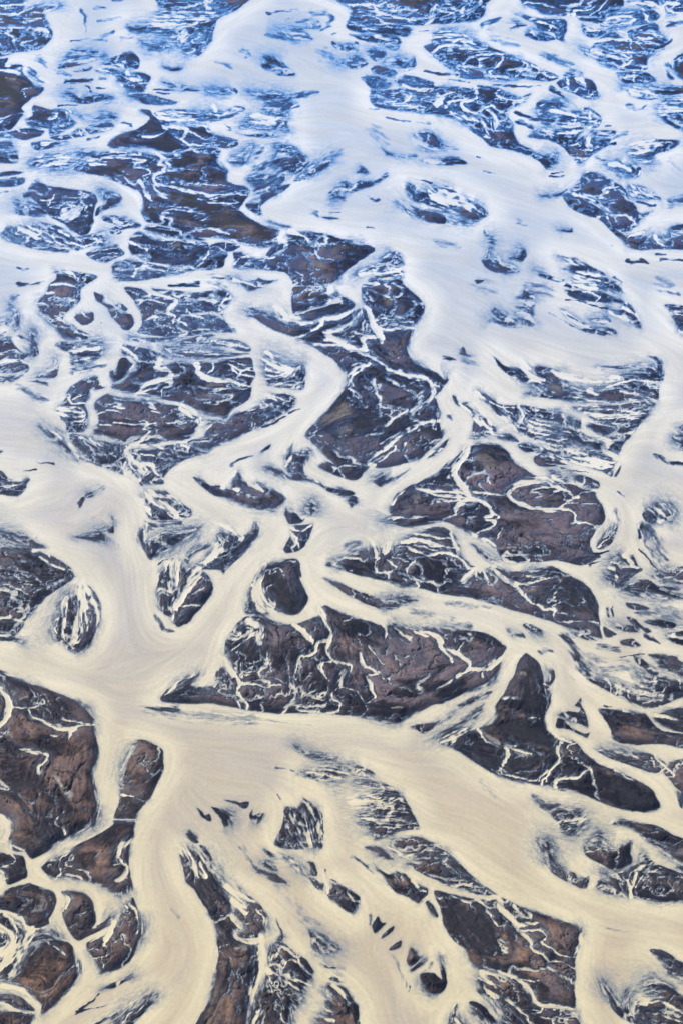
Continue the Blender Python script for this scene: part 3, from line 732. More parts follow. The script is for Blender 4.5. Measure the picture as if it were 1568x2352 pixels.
R 30 14 .6|@K 370,490 450,510 470,540
W 50 .4|@K 370,810 440,850
W 40 .4|@K 500,545 560,520
K 50 .5|@K 440,880 410,860
I .1 .4 blurred blue sandbar with a soft round whirl below the long pointed foot on the left|@K 340,940 380,925a 430,930b 500,930b 560,920c 630,930b 635,980b 600,1020 530,1050b 440,1055 435,990 380,970
R 50 40 .7|@K 460,970 540,950 600,960
R 26 20 .8|@K 440,1010 500,1020 600,1000
D 60 30 .5|@K 460,1090 560,1080 640,1060
R 12 8 .9|@K 460,1110 600,1070
I .3 .5 dark clawed sandbar on the left edge with white nibbles on its right end|@K -300,920 -10,910 60,890a 90,930 130,975 170,1000 140,1040 180,1060 182,1085 140,1105 0,1105 -300,1100
R 12 8 .6|@K -20,1000 60,970 110,960
R 12 8 .6|@K -20,1060 60,1030
I .1 .4 blue sandbar on the left edge just under the clawed one|@K -300,1130 0,1130 60,1125a 150,1115 90,1155 40,1170 -300,1180
I .05 .5 thin frayed blue fin in the pale water at the left, upper|@K 180,860c 205,850b 220,900b 240,960 240,1005 190,1015b 170,990b 200,940c
I .05 .5 thin frayed blue fin in the pale water at the left, lower|@K 340,1020b 365,1060 350,1120 320,1142 230,1135b 270,1100b 330,1070b
D 40 20 .6|@K 130,880 170,900
D 30 20 .6|@K 200,1160 290,1180
D 60 30 .4|@K 130,1200 200,1250 290,1280
I .1 .3 dark blue knot curling at the left edge above the clawed sandbar|@K 60,690b 100,720a 118,780 105,835 85,830 80,790a 50,780b 90,750b
D 60 30 .4|@K 80,650 110,640
D 60 60 .5|@K -20,800 40,790
D 20 12 .7|@K 105,460 140,475 175,470
D 26 14 .7|@K 120,565 190,565 270,545
D 30 16 .4|@K -20,900 40,870
D 8 8 .6|@K 618,805 622,803
I .15 .7 oval blue-black sandbar with a fan of white strokes near the left edge|@K 20,250 50,215a 130,200a 230,190b 350,205 390,230 440,265 460,310 490,350 430,345 415,370 370,368 280,360 160,335 70,300 30,275
R 50 30 .8|@K 120,210 160,240 250,290
R 30 20 .8|@K 130,210 100,270
R 12 10 .7|@K 200,320 250,290 330,320 400,330
R 20 14 .6|@K 320,260 340,300 400,320
R 8 6 .6|@K 260,230 350,240 420,270
I .3 .2 dark lobed sandbar with blue hollow, above the fan-marked oval at the left|@N 170,1165 230,1112a 300,1140 400,1155 500,1165 580,1188 600,1225 @K 590,80 580,170 570,210 540,255 500,265 450,240 400,200 330,160 300,130 250,90 195,40
R 14 10 .6|@K 200,30 280,50 330,40
R 14 8 .6|@K 310,100 370,80 480,90
R 10 8 .6|@K 290,80 350,0
R 80 40 .35|@K 440,130 400,180 500,100
K 50 .6|@K 550,120 560,180
I .1 .3 blue horn of sand between two white arms near the left|@K 625,-10b 690,10b 745,30 730,70a 640,120 595,150 600,100 640,60a
I .05 .5 pale lavender shoal with blue rim near the left edge|@K 95,55b 140,60c 230,80c 300,110b 320,140 250,150a 180,150 110,140 100,110b
I .1 .1 tiny blue arrow near the left edge above the pale lavender shoal|@K 130,15 170,5 200,20 150,38
I .1 .5 cluster of blue-black sand cut by white loops on the left, right part|@K 640,155a 700,150 770,160a 850,190 855,210 770,230 740,260 690,265 680,230 720,200 640,180
R 20 16 .9|@K 700,180 760,200 810,190
I .1 .6 cluster of blue-black sand cut by white loops on the left, lower part|@K 420,280 500,270 560,260 640,250b 660,300b 620,330a 560,330 480,360 440,330
R 16 12 .9|@K 440,310 520,330 620,290
R 10 8 .8|@K 470,270 500,310
R 16 14 .7|@K 570,270 600,310
I .1 .7 dark blue comb of four sharp prongs left of the mauve oval sandbar|@K 540,380 600,350a 700,320a 740,350 760,375 720,400 640,435 570,415 550,400
R 10 8 .8|@K 560,370 640,355 720,340
R 10 8 .8|@K 560,400 660,380 750,375
R 8 6 .7|@K 600,420 680,400 740,390
I .4 .3 mauve oval sandbar with a dark right end between two thin cream arms|@K 785,300 830,255 870,250 960,285 1100,290 1230,300 1280,325 1270,370 1230,420 1170,460 1040,455 960,440 900,430 850,400 800,370
R 14 10 .7|@K 790,300 850,330 910,370 880,420
R 10 8 .5|@K 890,410 960,450 1060,460
R 26 16 .5|@K 1000,290 1140,310 1160,320
K 70 .6|@K 1220,350 1170,420
W 40 .35|@K 1040,350 1090,340
I .2 .6 dark feathered strip of sand beneath the mauve oval sandbar|@K 800,420a 900,440 1040,470 1160,465 1240,400 1290,330 1320,320 1350,360 1390,380 1380,420 1360,465 1230,480 1080,500 960,490 860,470
R 14 8 .8|@K 1200,470 1260,400 1290,340
R 10 8 .6|@K 1280,450 1330,420 1380,400
I .1 .3 blue leaf with a white vein below the four-pronged comb at the left|@K 680,460 720,425 790,410 860,440 880,460 830,500 770,508 700,510
R 20 14 .9|@K 830,510 850,470 900,450
R 10 6 .5|@K 700,470 780,460 850,460
I .15 .5 flat blue lens with white scratches under the leaf at the left|@K 700,515 830,510 870,470a 960,490 1040,505 940,530 850,540 720,535
I .2 .4 blue-black sandbar notched by a Y-shaped white stream in the upper middle|@K 1430,370 1480,370 1568,410 @L 330,410a 350,450 380,480 150,465 120,450 130,420 120,375 160,370
R 12 8 .8|@L 120,450 170,410 240,390
R 10 8 .7|@L 150,460 260,420 330,410
I .1 .1 small blue-black tag with white cuts between the Y-shaped streams|@K 1310,320 1350,310 1440,320 1470,345 1400,370 1360,350
R 10 8 .8|@K 1390,320 1380,360
I .15 .4 thin ridge of sand speckled white under the upper long dark sandbar|@K 880,225 920,200 1000,210 1150,240 1220,280 1260,300 1130,285 1000,270 930,250
I .42 .25 very large brown sandbar with a zigzag white stream and smooth blunt right point|@N 450,1035 500,1000 560,970b 650,932a 740,922 870,925 960,942 1060,937 1180,918 1270,905 1355,922 1340,990 1390,1040 1400,1110 1500,1140 1530,1180 1490,1240 1455,1290 @P 150,1290 250,1350 400,1410 415,1450 380,1500 310,1517 170,1495 60,1465 0,1461 @N 1200,1452 1100,1402 960,1365 900,1355 870,1300 876,1230 850,1180 780,1140 650,1090 580,1072 500,1057
K 140 1|@L 0,180 150,200 330,260
K 120 1|@K 1130,60 1240,80 1100,130
K 60 .9|@K 920,120 960,160
R 40 20 .5|@K 960,10 1060,90 990,150 1000,190
R 40 20 .5|@K 1070,110 1180,120 1310,130 1220,190
R 20 10 .5|@K 1180,0 1240,40 1380,30 1450,70
R 30 20 .4|@K 1150,210 1240,220 1400,260
B 120 .5|@L 90,170 200,210
R 12 8 .8|@L 170,330 250,345
I .45 .2 mauve sandbar with a broad pointed right end and smoky swirls, just above the middle|@L 480,250 560,240 680,255 800,290 930,320 985,345 965,380 880,430 800,490 740,565 640,570 490,570 480,540 440,495 390,480 340,450 320,400 390,320 460,300 440,260
R 40 30 .9|@L 430,260 410,300 450,320 420,370 340,410
R 14 10 .6|@L 440,310 390,340 330,370
R 26 10 .5|@L 470,240 560,280 600,340
R 20 10 .3|@L 640,310 620,370 660,410 740,420
R 10 8 .6|@L 480,480 540,510 530,550
R 8 6 .6|@L 625,540 620,570
W 90 .3|@L 540,380 640,440
K 60 .6|@L 760,340 880,380
K 50 .5|@L 660,500 760,490
W 40 .4|@L 640,545 700,540
I .45 .1 brown sandbar with a ringed dark eye and cream bay in its right side, middle|@L 492,578 640,575 730,580 740,620a 750,645 690,690 600,715 500,745 480,730 482,660 478,610
K 90 .8|@L 580,640 650,640
W 60 .4|@L 560,600 680,590
R 50 30 .4|@L 720,590 720,650
R 26 16 .8|@L 510,745 620,710 700,680 760,650
R 10 8 .5|@L 680,680 740,650 750,640
I .3 .1 dark hook of sand with a blue tip lying under the cream bay in the middle|@L 780,640 850,670 870,690 830,740 760,755a 660,770a 600,800a 520,780a 500,755 620,720 720,690 770,680
R 40 24 .7|@L 760,630 780,690
W 40 .4|@L 540,760 620,760
I .25 .15 dark S-bodied sandbar under a white tongue, sweeping to the middle channel's bank|@L 215,735b 270,725a 350,745b 380,770b 420,770b 450,800a 600,806a 660,790a 780,770a 870,730a 925,715a 900,760 820,830 700,860a 690,900 770,940 620,945 600,940 500,890 420,860 330,820 270,775
W 60 .5|@L 420,770 440,790
R 90 40 .97|@L 400,720 450,780
R 50 20 .95|@L 470,770 540,800 610,806
R 26 16 .9|@L 850,740 760,765 670,775 660,820 590,860 500,890
R 40 20 .8|@L 900,740 830,800 720,850 680,870 700,900 770,930 790,940
R 60 20 .6|@L 700,900 750,910
I .5 .15 long brown sandbar with pale flats, tan spot and thin looping stream, centre|@L 925,715 970,740 960,790 990,830 1060,840 1150,830 1215,830 1215,860 1200,920 1200,980 1225,1030 1300,1070 1370,1115 1410,1150 1410,1110b 1430,1140 1425,1170 1385,1220 1355,1250 1370,1280 1388,1350 1385,1370 1380,1410 1385,1440 1405,1470a 1405,1510 1330,1570 @H 1250,467 1100,507 1010,517 960,510 930,545 880,592 780,572 720,545 640,512 700,465a 735,487 700,460 640,382 565,322 @L 560,1478 600,1426 700,1326 770,1250 815,1160 810,1110 740,1030 690,990 620,950 700,945 790,950 830,920a 720,870 830,830 900,770
R 30 40 .97|@L 920,700 950,740 970,800 980,830 1000,880 920,900 930,960 900,970
R 30 30 .95|@L 790,940 870,965 950,1010 1030,1050 1070,1100 1160,1110 1270,1130 1330,1170 1330,1260 1210,1350 1210,1380 1260,1410 1380,1400
R 18 14 .9|@L 600,945 700,940 800,945
R 50 40 .6|@L 980,810 1010,860 1010,910
R 18 14 .9|@L 970,800 1040,840 1140,830 1230,828
R 60 30 .4|@L 840,1090 880,1060 940,1070
R 18 14 .8|@L 960,1050 860,1120 830,1160 850,1200
R 12 8 .6|@L 830,1160 780,1230
R 8 6 .6|@L 1190,1180 1270,1190 1310,1180
R 14 10 .6|@L 1180,1110 1230,1150 1290,1140
R 14 10 .7|@L 1380,1190 1330,1190
R 12 10 .5|@L 830,1210 900,1250 920,1290
R 12 8 .35|@L 840,1360 960,1350 1080,1360 1100,1400 1050,1430
K 120 .6|@L 900,1410 1010,1420 880,1440
W 90 .45|@L 660,1410 740,1370 790,1340
B 40 .9|@L 660,1410 680,1395
W 60 .4|@L 780,1470 820,1450
K 60 .6|@L 1280,1360 1330,1370
R 20 30 .8|@L 1190,1340 1100,1390 1060,1430
K 60 .5|@L 1060,1440 1160,1390 1220,1380
R 50 60 .6|@L 1260,1420 1150,1490 1050,1550
R 24 30 .8|@H 1050,400 1000,440 950,480 970,510
R 14 10 .7|@H 1110,390 1060,450 1000,480
R 12 8 .6|@H 1180,370 1140,430
R 26 20 .8|@H 980,500 960,530
B 90 .5|@H 1200,370 1320,320
R 12 8 .5|@H 700,470 760,520 800,570
K 60 .6|@H 740,430 700,400
W 60 .4|@H 680,480 660,500
R 24 6 .5|@H 700,470 740,510 700,560
R 10 6 .5|@H 740,520 820,500 900,520
K 60 .5|@H 820,350 860,400
R 10 6 .5|@L 560,1480 640,1450
I .45 .3 large dark round-backed sandbar with a mauve hollow right of the centre channel, upper middle|@L 905,600 930,550 990,530a 1060,540 1130,530 1160,550 1195,590 1260,650 1292,690 1290,740 1260,790 1215,825 1150,825 1060,840 990,800 950,730 930,690 910,650
R 20 12 .6|@L 1000,550 1090,560 1190,590
R 14 10 .6|@L 1050,640 1090,660 1170,610
R 60 20 .5|@L 930,560 1000,570
R 14 10 .6|@L 1000,790 1100,770 1210,800
K 70 .6|@L 1020,650 960,620
K 60 .6|@L 1140,660
W 50 .4|@L 1060,610 1080,680
B 60 .4|@L 1120,710 1180,720
I .05 .5 blue-black sandbar with a soft milky left side, sitting above the round-backed one|@L 920,470b 1000,440b 1060,380b 1110,365 1150,390 1160,440 1130,460 1160,490 1155,525 1100,520a 1000,500 880,505b
R 26 20 .8|@L 900,505 1000,500 1110,480 1150,470
R 60 30 .5|@L 980,450 1060,430
D 24 14 .8|@L 1000,520 1090,510
I .15 .3 jagged grey-blue sandbar with saw-toothed lower edge in the pale channel of the upper middle|@K 1380,520a 1450,510a 1500,545 1568,540 @L 270,530 310,545 400,540 350,560 270,590 215,608 180,580 130,545 80,530
R 24 20 .9|@L 130,530 190,550 260,580
R 18 10 .7|@L 270,570 340,570
D 20 10 .8|@L 60,525 20,530
D 60 60 .5|@K 1540,740 1600,740
D 20 26 .85|@K 1040,570 1140,560 1220,562
D 120 40 .4|@K 1330,570 1380,600
I .25 .7 grey fan of combed sand with a blue right rim between the two middle channels|@L 328,1000b 380,1030c 430,1060c 500,1070c 540,1050b 563,1090 560,1140 545,1210 450,1205 370,1190 325,1160a
R 90 60 .6|@L 340,1010 400,1060 440,1080
R 60 50 .8|@L 330,1140 430,1130 470,1090
R 20 16 .9|@L 370,1180 460,1165 555,1165
I .1 .1 small blue dash at the foot of the grey combed fan|@L 325,1155 350,1150 380,1175 345,1180
I .05 .4 blue triangular shoal under the white tongue in the upper middle|@L 195,80 230,60a 290,40b 380,10b 425,-5 340,50 295,90 285,140 220,110
I .05 0 tiny blue dart above the pointed mauve sandbar|@L 330,172 360,185 395,200 350,190
I .05 0 tiny flat blue bar left of the mauve sandbar's upper edge|@L 400,205 440,205 470,217 430,220
I .05 .2 tiny dark blue lens in the pale upper channel|@L 662,150 720,150 775,163 720,170
D 20 14 .5|@L 710,130 765,132
D 50 20 .4|@L 630,120 640,140
D 14 10 .8|@L 940,215 980,222
D 50 20 .4|@L 740,620 800,660
D 60 40 .3|@M 60,315 200,330
I .1 .3 dark blue bow of sand cupping cream water in the right upper middle|@M 385,290b 410,310b 385,360b 350,390 333,420 360,460 420,490 550,500 548,460 520,440a 480,430a 440,410b 390,400b
K 40 .5|@M 470,475 530,485
R 14 8 .9|@M 430,400 460,450 550,465
I .1 .4 dark blue leaf beside the bow of sand in the right upper middle|@M 550,335b 600,350a 612,390 580,432 530,420 510,405b 560,380b
I .05 0 tiny dark blue tick above the bow of sand|@M 340,250 350,238 365,262 387,258 360,275
I .05 0 tiny blue arrowhead in the pale water left of the comb of blue teeth|@M 295,540 355,538 310,567
D 120 60 .25|@M 340,560 420,600
I .1 .5 soft dark blue smear with toothed lower edge left of the wide dark fan|@M 650,470c 720,490a 780,515 845,535 800,548 740,530 690,515
I .2 .7 wide dark fan of raked sand on the right side of the upper middle|@M 790,385a 860,400 960,430 1060,480 1110,530 1100,552 1010,535 900,505 850,465b 880,430b
R 60 20 .5|@M 860,440 960,450
I .05 .5 pale blue shoal with a dark right tip under the wide dark fan|@M 900,525b 1010,545b 1110,550b 1160,545 1190,600 1180,630b 1100,600c 980,580c
R 140 120 .7|@M 940,560 1060,570
D 20 12 .9|@M 1140,515 1190,560
I .3 .15 dark blade with a smooth top and a white nick, long, right of the upper middle|@M 840,600 900,603 1000,605 1080,620 1170,650 1210,680 1110,682 1000,675 920,660 870,640
R 20 8 .8|@M 930,595 1000,620 1060,655
R 12 10 .9|@M 1050,645 1020,680
D 20 24 .9|@M 845,570 875,575
D 12 8 .9|@M 895,575 925,582
I .05 .6 blue-black fin with a frayed left side at the right of the upper middle|@M 1215,680 1260,710 1300,760 1310,835 1260,820a 1240,790b 1180,755b 1100,710b 1160,720b
R 60 40 .5|@M 1130,730 1230,780
D 14 8 .8|@M 840,655 900,665 980,690 1100,720
I .1 .9 saw-edged crescent of sand like a fish spine at the right of the upper middle|@M 813,713 860,735a 920,780a 1000,820a 1080,840b 1130,835 1170,880 1090,882 970,858 900,810 850,770
I .05 .3 thin blue crescent inside the bend of the fish-spine crescent|@M 1000,780c 1080,765b 1120,790 1110,805 1050,800b
D 10 6 .6|@M 740,740 840,800 930,840
I .05 .8 comb of blue teeth in the middle of the wide pale water on the right|@M 590,590 620,600b 660,640b 660,700 645,757 600,745 540,745b 600,720a 560,700b 600,680a 550,650a 580,630
D 140 60 .35|@M 640,600 740,600
I .05 .6 ragged blue shoal under the comb of blue teeth|@M 420,735b 500,760b 560,780b 620,755 670,808 600,810 530,790 585,830 480,830 400,795 380,785b 440,770b
R 30 14 .9|@M 480,780 580,810
D 40 20 .7|@M 420,740 430,760
D 40 20 .4|@M 560,190 610,200
I .05 .1 tiny blue wisp with a dark end in the grey water at the right upper middle|@M 800,225c 850,230b 880,220 882,245 850,250
D 6 6 .7|@M 1130,325 1145,332
D 30 10 .9|@M 1230,430 1290,430 1350,440
D 30 10 .8|@M 1310,410 1355,440
D 24 10 .6|@M 1400,385 1470,390
D 14 10 .9|@M 1420,418 1500,420 1568,422
D 30 20 .4|@M 1420,600 1540,620
D 80 30 .3|@M 1430,540 1500,580
I .2 .6 streaked dark sandbar on the right edge with a thin blue tail, upper middle|@M 1450,690 1510,690 1568,700 1900,740 1900,940 1568,865 1530,830 1500,780a 1490,740
R 20 10 .6|@M 1500,740 1560,760
I .05 0 tiny blue notch at the head of the wide mauve-tipped sandbar|@M 205,985a 225,945 250,980 270,1000 230,1000
D 30 14 .8|@M 100,1020 175,1025
D 60 30 .3|@M 230,1040 320,1050
I .45 .5 broad mauve-topped sandbar with raked dark blue points along its right end|@M 410,1015 470,1060 560,1080a 640,1090b 670,1072 760,1085 820,1120b 850,1170b 930,1210c 990,1210b 1080,1200b 1150,1180b 1200,1120b 1300,1100b 1340,1070b 1300,1060b 1400,1040a 1360,1010a 1400,1005 1440,1060 1445,1160 1420,1180 1425,1200 1415,1280 1250,1275a 1100,1290 900,1285 720,1262 600,1240a 700,1225b 640,1180b 560,1150a 490,1110 440,1070
R 60 30 .9|@M 590,1060 640,1130 710,1150
R 90 50 .9|@M 800,1080 900,1130 1050,1170
R 120 60 .7|@M 900,1080 1060,1130 1160,1130
W 70 .5|@M 740,1190 800,1210 760,1170
W 60 .3|@M 880,1170 960,1190
R 20 14 .9|@M 1100,1190 1250,1150 1440,1165
R 14 10 .9|@M 1180,1220 1300,1240 1400,1280
R 12 10 .8|@M 1340,1170 1360,1200 1430,1205
R 50 20 .6|@M 1000,1220 1040,1270
R 30 20 .6|@M 1240,1270 1290,1290
K 60 .5|@M 960,1260 1060,1280
I .05 .2 thin dark blue spike above the raked points at the right|@M 1040,1062 1150,1068 1280,1075b 1200,1085 1110,1075
I .1 .1 dark blue notch with white tips in the fork below the centre-right pool|@M 158,1240 180,1250 195,1300 230,1285 255,1290 200,1308 170,1285
R 14 12 .8|@M 200,1250 205,1290
K 140 1|@N 1080,1180 1180,1210 1280,1260
K 110 1|@N 600,1040 700,1040 760,1020
K 50 .8|@N 1040,1080 1100,1070
K 50 .8|@N 1060,980 1140,990
R 26 24 .9|@N 960,940 990,970 970,1000 1010,1020 990,1050 940,1080 970,1120 1050,1140 1150,1165 1250,1190 1380,1195 1510,1195
R 18 14 .85|@N 640,960 760,965 860,975 885,985 820,1015 900,1035 920,1060 880,1080
R 12 8 .7|@N 450,1030 520,1045 580,1070
R 12 8 .6|@N 1010,1030 1100,1040 1200,1050
R 12 8 .6|@N 1050,1110 1200,1130 1400,1140
R 40 20 .5|@N 870,1100 890,1180 930,1230
R 20 10 .5|@N 1220,1220 1300,1240 1460,1250
R 12 10 .6|@N 650,925 760,930 840,950
R 60 30 .5|@N 560,990 640,1000
I .2 .5 streaked dark sandbar with curled white streams in the top left corner|@N -300,-200 200,-200 160,0 135,60a 200,40a 380,25b 300,70 280,100 300,160 325,195 315,240 270,290 200,315 100,322 0,345 -300,350
R 16 14 .85|@N -40,40 60,30 160,20
R 20 14 .85|@N -40,95 90,85 130,70 200,45
R 14 10 .8|@N 100,100 180,120 290,110
R 20 20 .8|@N -40,180 100,165 220,170 300,190
R 16 12 .9|@N 40,200 90,240 95,290 110,315
R 14 10 .85|@N 110,190 200,220 215,240 140,260 150,290 190,310
R 10 8 .6|@N -20,30 60,60
K 60 .8|@N 40,130 120,130
K 60 .8|@N 250,230 280,250
I .35 .03 smooth dark brown sandbar with two white specks, left edge below the top corner|@N -300,350 0,362 60,352 50,392 130,400 135,440 180,490 220,522a 272,538 240,580 190,602 140,650 150,685 60,705 0,722 -300,730
K 160 1|@N -60,540 60,560 120,600
W 12 .9|@N 55,493 85,493
W 8 .9|@N 35,488 42,492
R 30 10 .8|@N 40,395 60,370 100,350
R 20 10 .6|@N -20,430 80,440 130,460
R 10 8 .6|@N 150,590 140,550 190,530
D 50 30 .6|@N 180,450 260,500
I .3 .15 small dark brown sandbar on the left edge below the one with white specks|@N -300,740 0,735 100,692 148,700 100,760 60,792 -10,802 -300,800
R 10 8 .8|@N -20,750 20,735
I .2 .25 low dark sandbar on the left edge between two white braids in the upper left|@N -300,812 0,812 100,792 170,785 265,806 250,832 160,857 90,842 0,842 -300,840
R 8 6 .7|@N 100,790 170,820
I .2 .3 dark two-humped sandbar with milky smears across its top in the upper left|@N 205,645 300,670 400,680a 440,720a 457,760 380,812 312,832 290,790 190,780a 160,742 200,702
R 70 30 .6|@N 330,670 340,700 300,720
R 40 20 .6|@N 420,690 430,740
I .1 .5 thin dark sandbar notched by white streams under the two-humped one|@N 310,842 420,820 480,790 515,808 522,830 440,846 360,862
R 12 10 .9|@N 430,815 450,850
R 12 10 .9|@N 480,790 500,835
I .1 .4 dark oval sandbar with a frayed right side between white braids in the upper left|@N 190,875 280,860 340,870 400,882b 300,912 220,917
R 20 12 .6|@N 250,880 330,870
I .1 .2 dark rounded sandbar on the left edge with a white rim in the upper left|@N -300,862 0,862 60,856 88,880 90,908 0,907 -300,905
I .1 .5 frayed blue sandbar on the left edge below the white-rimmed rounded one|@N -300,930 0,930b 80,920b 120,950 110,992 60,1002 -10,1002 -300,1000
I .15 .3 flat mauve sandbar on the left edge above the cluster of white loops|@N -300,1092 0,1090 60,1085 142,1090 150,1112 90,1137 0,1142 -300,1140
I .1 .3 thin blue sandbar on the left edge above the flat mauve one|@N -300,1062 -10,1062 90,1050 155,1062 60,1080 -300,1082
D 50 30 .6|@N -20,1180 60,1170
I .05 .9 long faint shoal of blue wisps across the upper left channel|@N 190,1000b 280,960c 420,960c 500,930b 600,935a 540,960b 480,990b 440,1020b 360,1037b 300,1010c 220,1022a
R 80 60 .6|@N 260,990 400,980
D 20 12 .8|@N 580,960 680,930
I .4 .02 brown waisted sandbar like a duck's foot with a thin white crack, upper left|@N 660,880 700,840 760,815 830,790 900,750 912,720 860,682a 848,667 910,667 935,710 980,740 1000,790 1030,800 1090,850 1160,905 1040,932 940,915 860,906 720,910 672,897
K 120 1|@N 900,730 940,800 1000,870
K 90 1|@N 1000,870 1080,890
R 14 10 .8|@N 870,840 930,840 980,825 1032,800
R 12 8 .4|@N 760,830 830,860
R 16 6 .8|@N 790,670 850,690 890,715
I .1 .7 streaky blue sandbar with combed blue right end in the upper left of the top|@N 940,692 1000,675 1100,670 1200,690b 1300,690b 1380,680a 1440,650 1482,650 1505,668 1450,702 1380,737 1310,747 1180,747 1080,740 1070,772a 990,762 980,732
R 40 20 .6|@N 960,690 1060,690 1180,690
R 40 14 .6|@N 980,730 1100,720 1250,730
R 40 30 .6|@N 1310,660 1320,710
K 40 .6|@N 1200,710 1290,715
I .15 .5 dark blue wedge pointing right with white loops at its left end, upper left|@N 1030,800 1080,760b 1160,760b 1280,770 1300,812 1400,840 1462,862 1450,892 1400,912 1300,902 1180,907 1130,880 1080,842
R 24 20 .9|@N 1060,780 1140,800 1110,850 1160,890
R 12 8 .7|@N 1140,800 1220,840 1280,860
R 16 8 .7|@N 1160,890 1280,880 1440,870
I .02 .8 frosted blue sandbar with toothed lower edge in the upper left channel|@N 440,322a 540,320b 600,340b 640,335b 560,377 460,402 355,418 400,360b
R 60 40 .6|@N 440,340 520,350
D 50 20 .6|@N 240,360 290,410
D 20 10 .7|@N 440,300 520,310 600,325
I .15 .3 dark blue slab with a jagged brown peak in the upper left channel|@N 640,382b 700,342 730,340 800,318a 850,350 852,417 760,417 640,397
K 30 .8|@N 730,350 770,390
I .05 .3 thin blue fin leading a row of white-edged slivers in the upper left channel|@N 450,437 540,412a 570,410 550,436 490,445
I .1 .4 blue-black sliver behind the thin blue fin in the upper left channel|@N 570,425 650,420 720,430 745,450 710,462 600,447
R 8 6 .7|@N 600,425 680,445
I .1 .6 streaked blue sandbar with a notch of white at its left in the upper left channel|@N 710,472 760,440b 850,440 922,475 900,522 865,572 780,562 740,522
R 40 30 .7|@N 790,440 790,480 850,500
I .15 .4 dark blue sandbar shaped like a moustache with milky gaps in the upper left channel|@N 390,560b 440,550b 485,600 540,580b 620,575 690,590 692,612 580,632 490,637 430,610b 400,590b
D 26 12 .8|@N 400,500 460,500 560,490
D 26 16 .7|@N 610,485 650,485
D 40 20 .6|@N 350,440 430,465
D 16 16 .9|@N 530,525 550,560
D 16 8 .8|@N 600,540 640,540
D 14 10 .9|@N 360,650 460,640
D 20 10 .7|@N 650,645 690,635
I .1 .5 long blue shoal tapering to a point at the right under the notched blue sandbar|@N 780,580b 870,575 950,590 1090,630 980,642 860,632
I .05 .5 thin blue shoal with a rounded end in the pale upper channel, left one|@N 995,502a 1080,520 1200,530 1238,550 1200,567 1100,555 1010,530
I .05 .7 thin blue shoal with a rounded end in the pale upper channel, right one|@N 1265,550b 1360,550b 1440,543 1448,582 1330,567b
D 12 10 .6|@N 930,555 1060,555
D 8 8 .6|@N 960,575 1040,580
I .05 1 large frosted sandbar of blue streaks at the top edge, left of the middle|@N 940,110b 1000,60b 960,10 1000,-120 1600,-120 1490,30 1420,80 1340,120 1312,200 1300,250 1225,342 1150,330b 1100,280b 1040,230c 950,200c 880,200b 800,192a 770,150 830,150b 940,140b
R 90 60 .5|@N 1000,80 1150,90 1300,80
R 80 50 .6|@N 960,150 1080,170 1200,160
R 40 30 .7|@N 1270,-20 1280,60 1340,80
R 60 40 .6|@N 1130,180 1120,240
K 40 .4|@N 1000,10 1100,20 1240,20
K 30 .4|@N 1210,240 1300,230
I .05 .6 small frosted blue sandbar under the large frosted one near the top|@N 860,250b 960,265c 1020,260b 1040,290b 980,312 900,300b
I .02 0 tiny blue smile-shaped shoal in the pale water near the top|@N 998,400 1030,402a 1060,412 1107,405 1100,430 1050,437
D 30 20 .6|@N 590,50 650,50
D 24 16 .5|@N 500,60 520,130 540,190
D 26 20 .6|@N 620,240 690,195
D 16 12 .6|@N 440,250 540,240 650,245
D 20 16 .4|@N 600,130 740,110
D 20 10 .5|@N 700,0 750,5
D 30 20 .4|@N 740,240 840,225
D 20 12 .35|@N 1320,380 1430,420
D 16 10 .4|@N 1460,310 1540,340
I .05 .8 soft blue shoal combed to the right in the upper left channel|@N 450,690c 560,720b 620,690b 710,700 718,735 640,732b 560,735c
I .1 .6 blue-black sandbar with a white crescent in the upper left channel|@N 520,792 600,752b 690,752 682,780 600,812 550,822
D 16 10 .6|@N 760,750 810,765
D 20 10 .6|@N 540,855 620,835
I .2 .4 dark blue sandbar at the top edge with sinuous white streams, right of the middle|@P 640,-120 720,-20 790,30 850,62 830,122 808,172 900,197 1000,202 1100,212 1190,222 1215,180a 1150,160 1280,152 1420,142 1530,126 @Q 150,141 260,126 330,100 360,40 370,-120
R 20 16 .9|@P 700,10 800,35 960,30 1000,70 1120,110 1300,130
R 14 10 .8|@P 860,110 960,100 1060,140 1180,165
R 20 10 .8|@P 1000,40 1080,5
R 30 20 .9|@P 1300,150 1340,100 1360,30
R 20 16 .8|@Q 60,60 110,30 180,60
R 20 14 .8|@Q 210,90 230,40 300,20
R 24 14 .6|@P 850,130 900,160 1000,180
R 16 8 .7|@P 1000,90 1150,60 1300,100
K 50 .8|@P 1150,10 1300,20
K 30 .6|@P 900,170 1050,185
I .1 .7 blue feathered sandbar pointing left under the top edge dark one|@P 828,207 900,217a 1000,205 1130,217 1142,270 1110,312 1000,272 900,242
R 26 16 .8|@P 990,220 1060,240 1120,240
R 20 14 .7|@P 960,260 1030,265
I .02 .7 small blue bean-shaped sandbar striped white near the top|@P 715,255 740,250 800,272a 870,255 890,290 870,317 780,302 730,285
R 10 8 .8|@P 790,280 820,305
R 10 8 .8|@P 830,275 850,305
D 12 12 .8|@P 735,210 745,208
D 100 60 .35|@P 680,330 740,360
I .02 .6 pale blue shoal with a pointed right corner near the top|@P 740,370c 800,370b 880,335b 943,387 850,417 780,392b
I .02 .5 small blue triangular shoal with white wisps near the top|@P 950,310b 1010,305b 1062,340 1000,377 960,350
I .02 .5 pale shoal with a blue horned right end near the top|@P 1050,382c 1120,350c 1195,370b 1228,345 1230,402 1190,437 1100,402b
I .1 .2 dark eye-shaped sandbar with a smooth back near the top right of the middle|@P 958,422 990,400 1080,420 1127,457 1080,472 980,452
I .05 .7 feathered blue sandbar on the right bank of the wide upper channel|@P 898,470 980,455a 1070,500b 1062,537 970,542 920,502
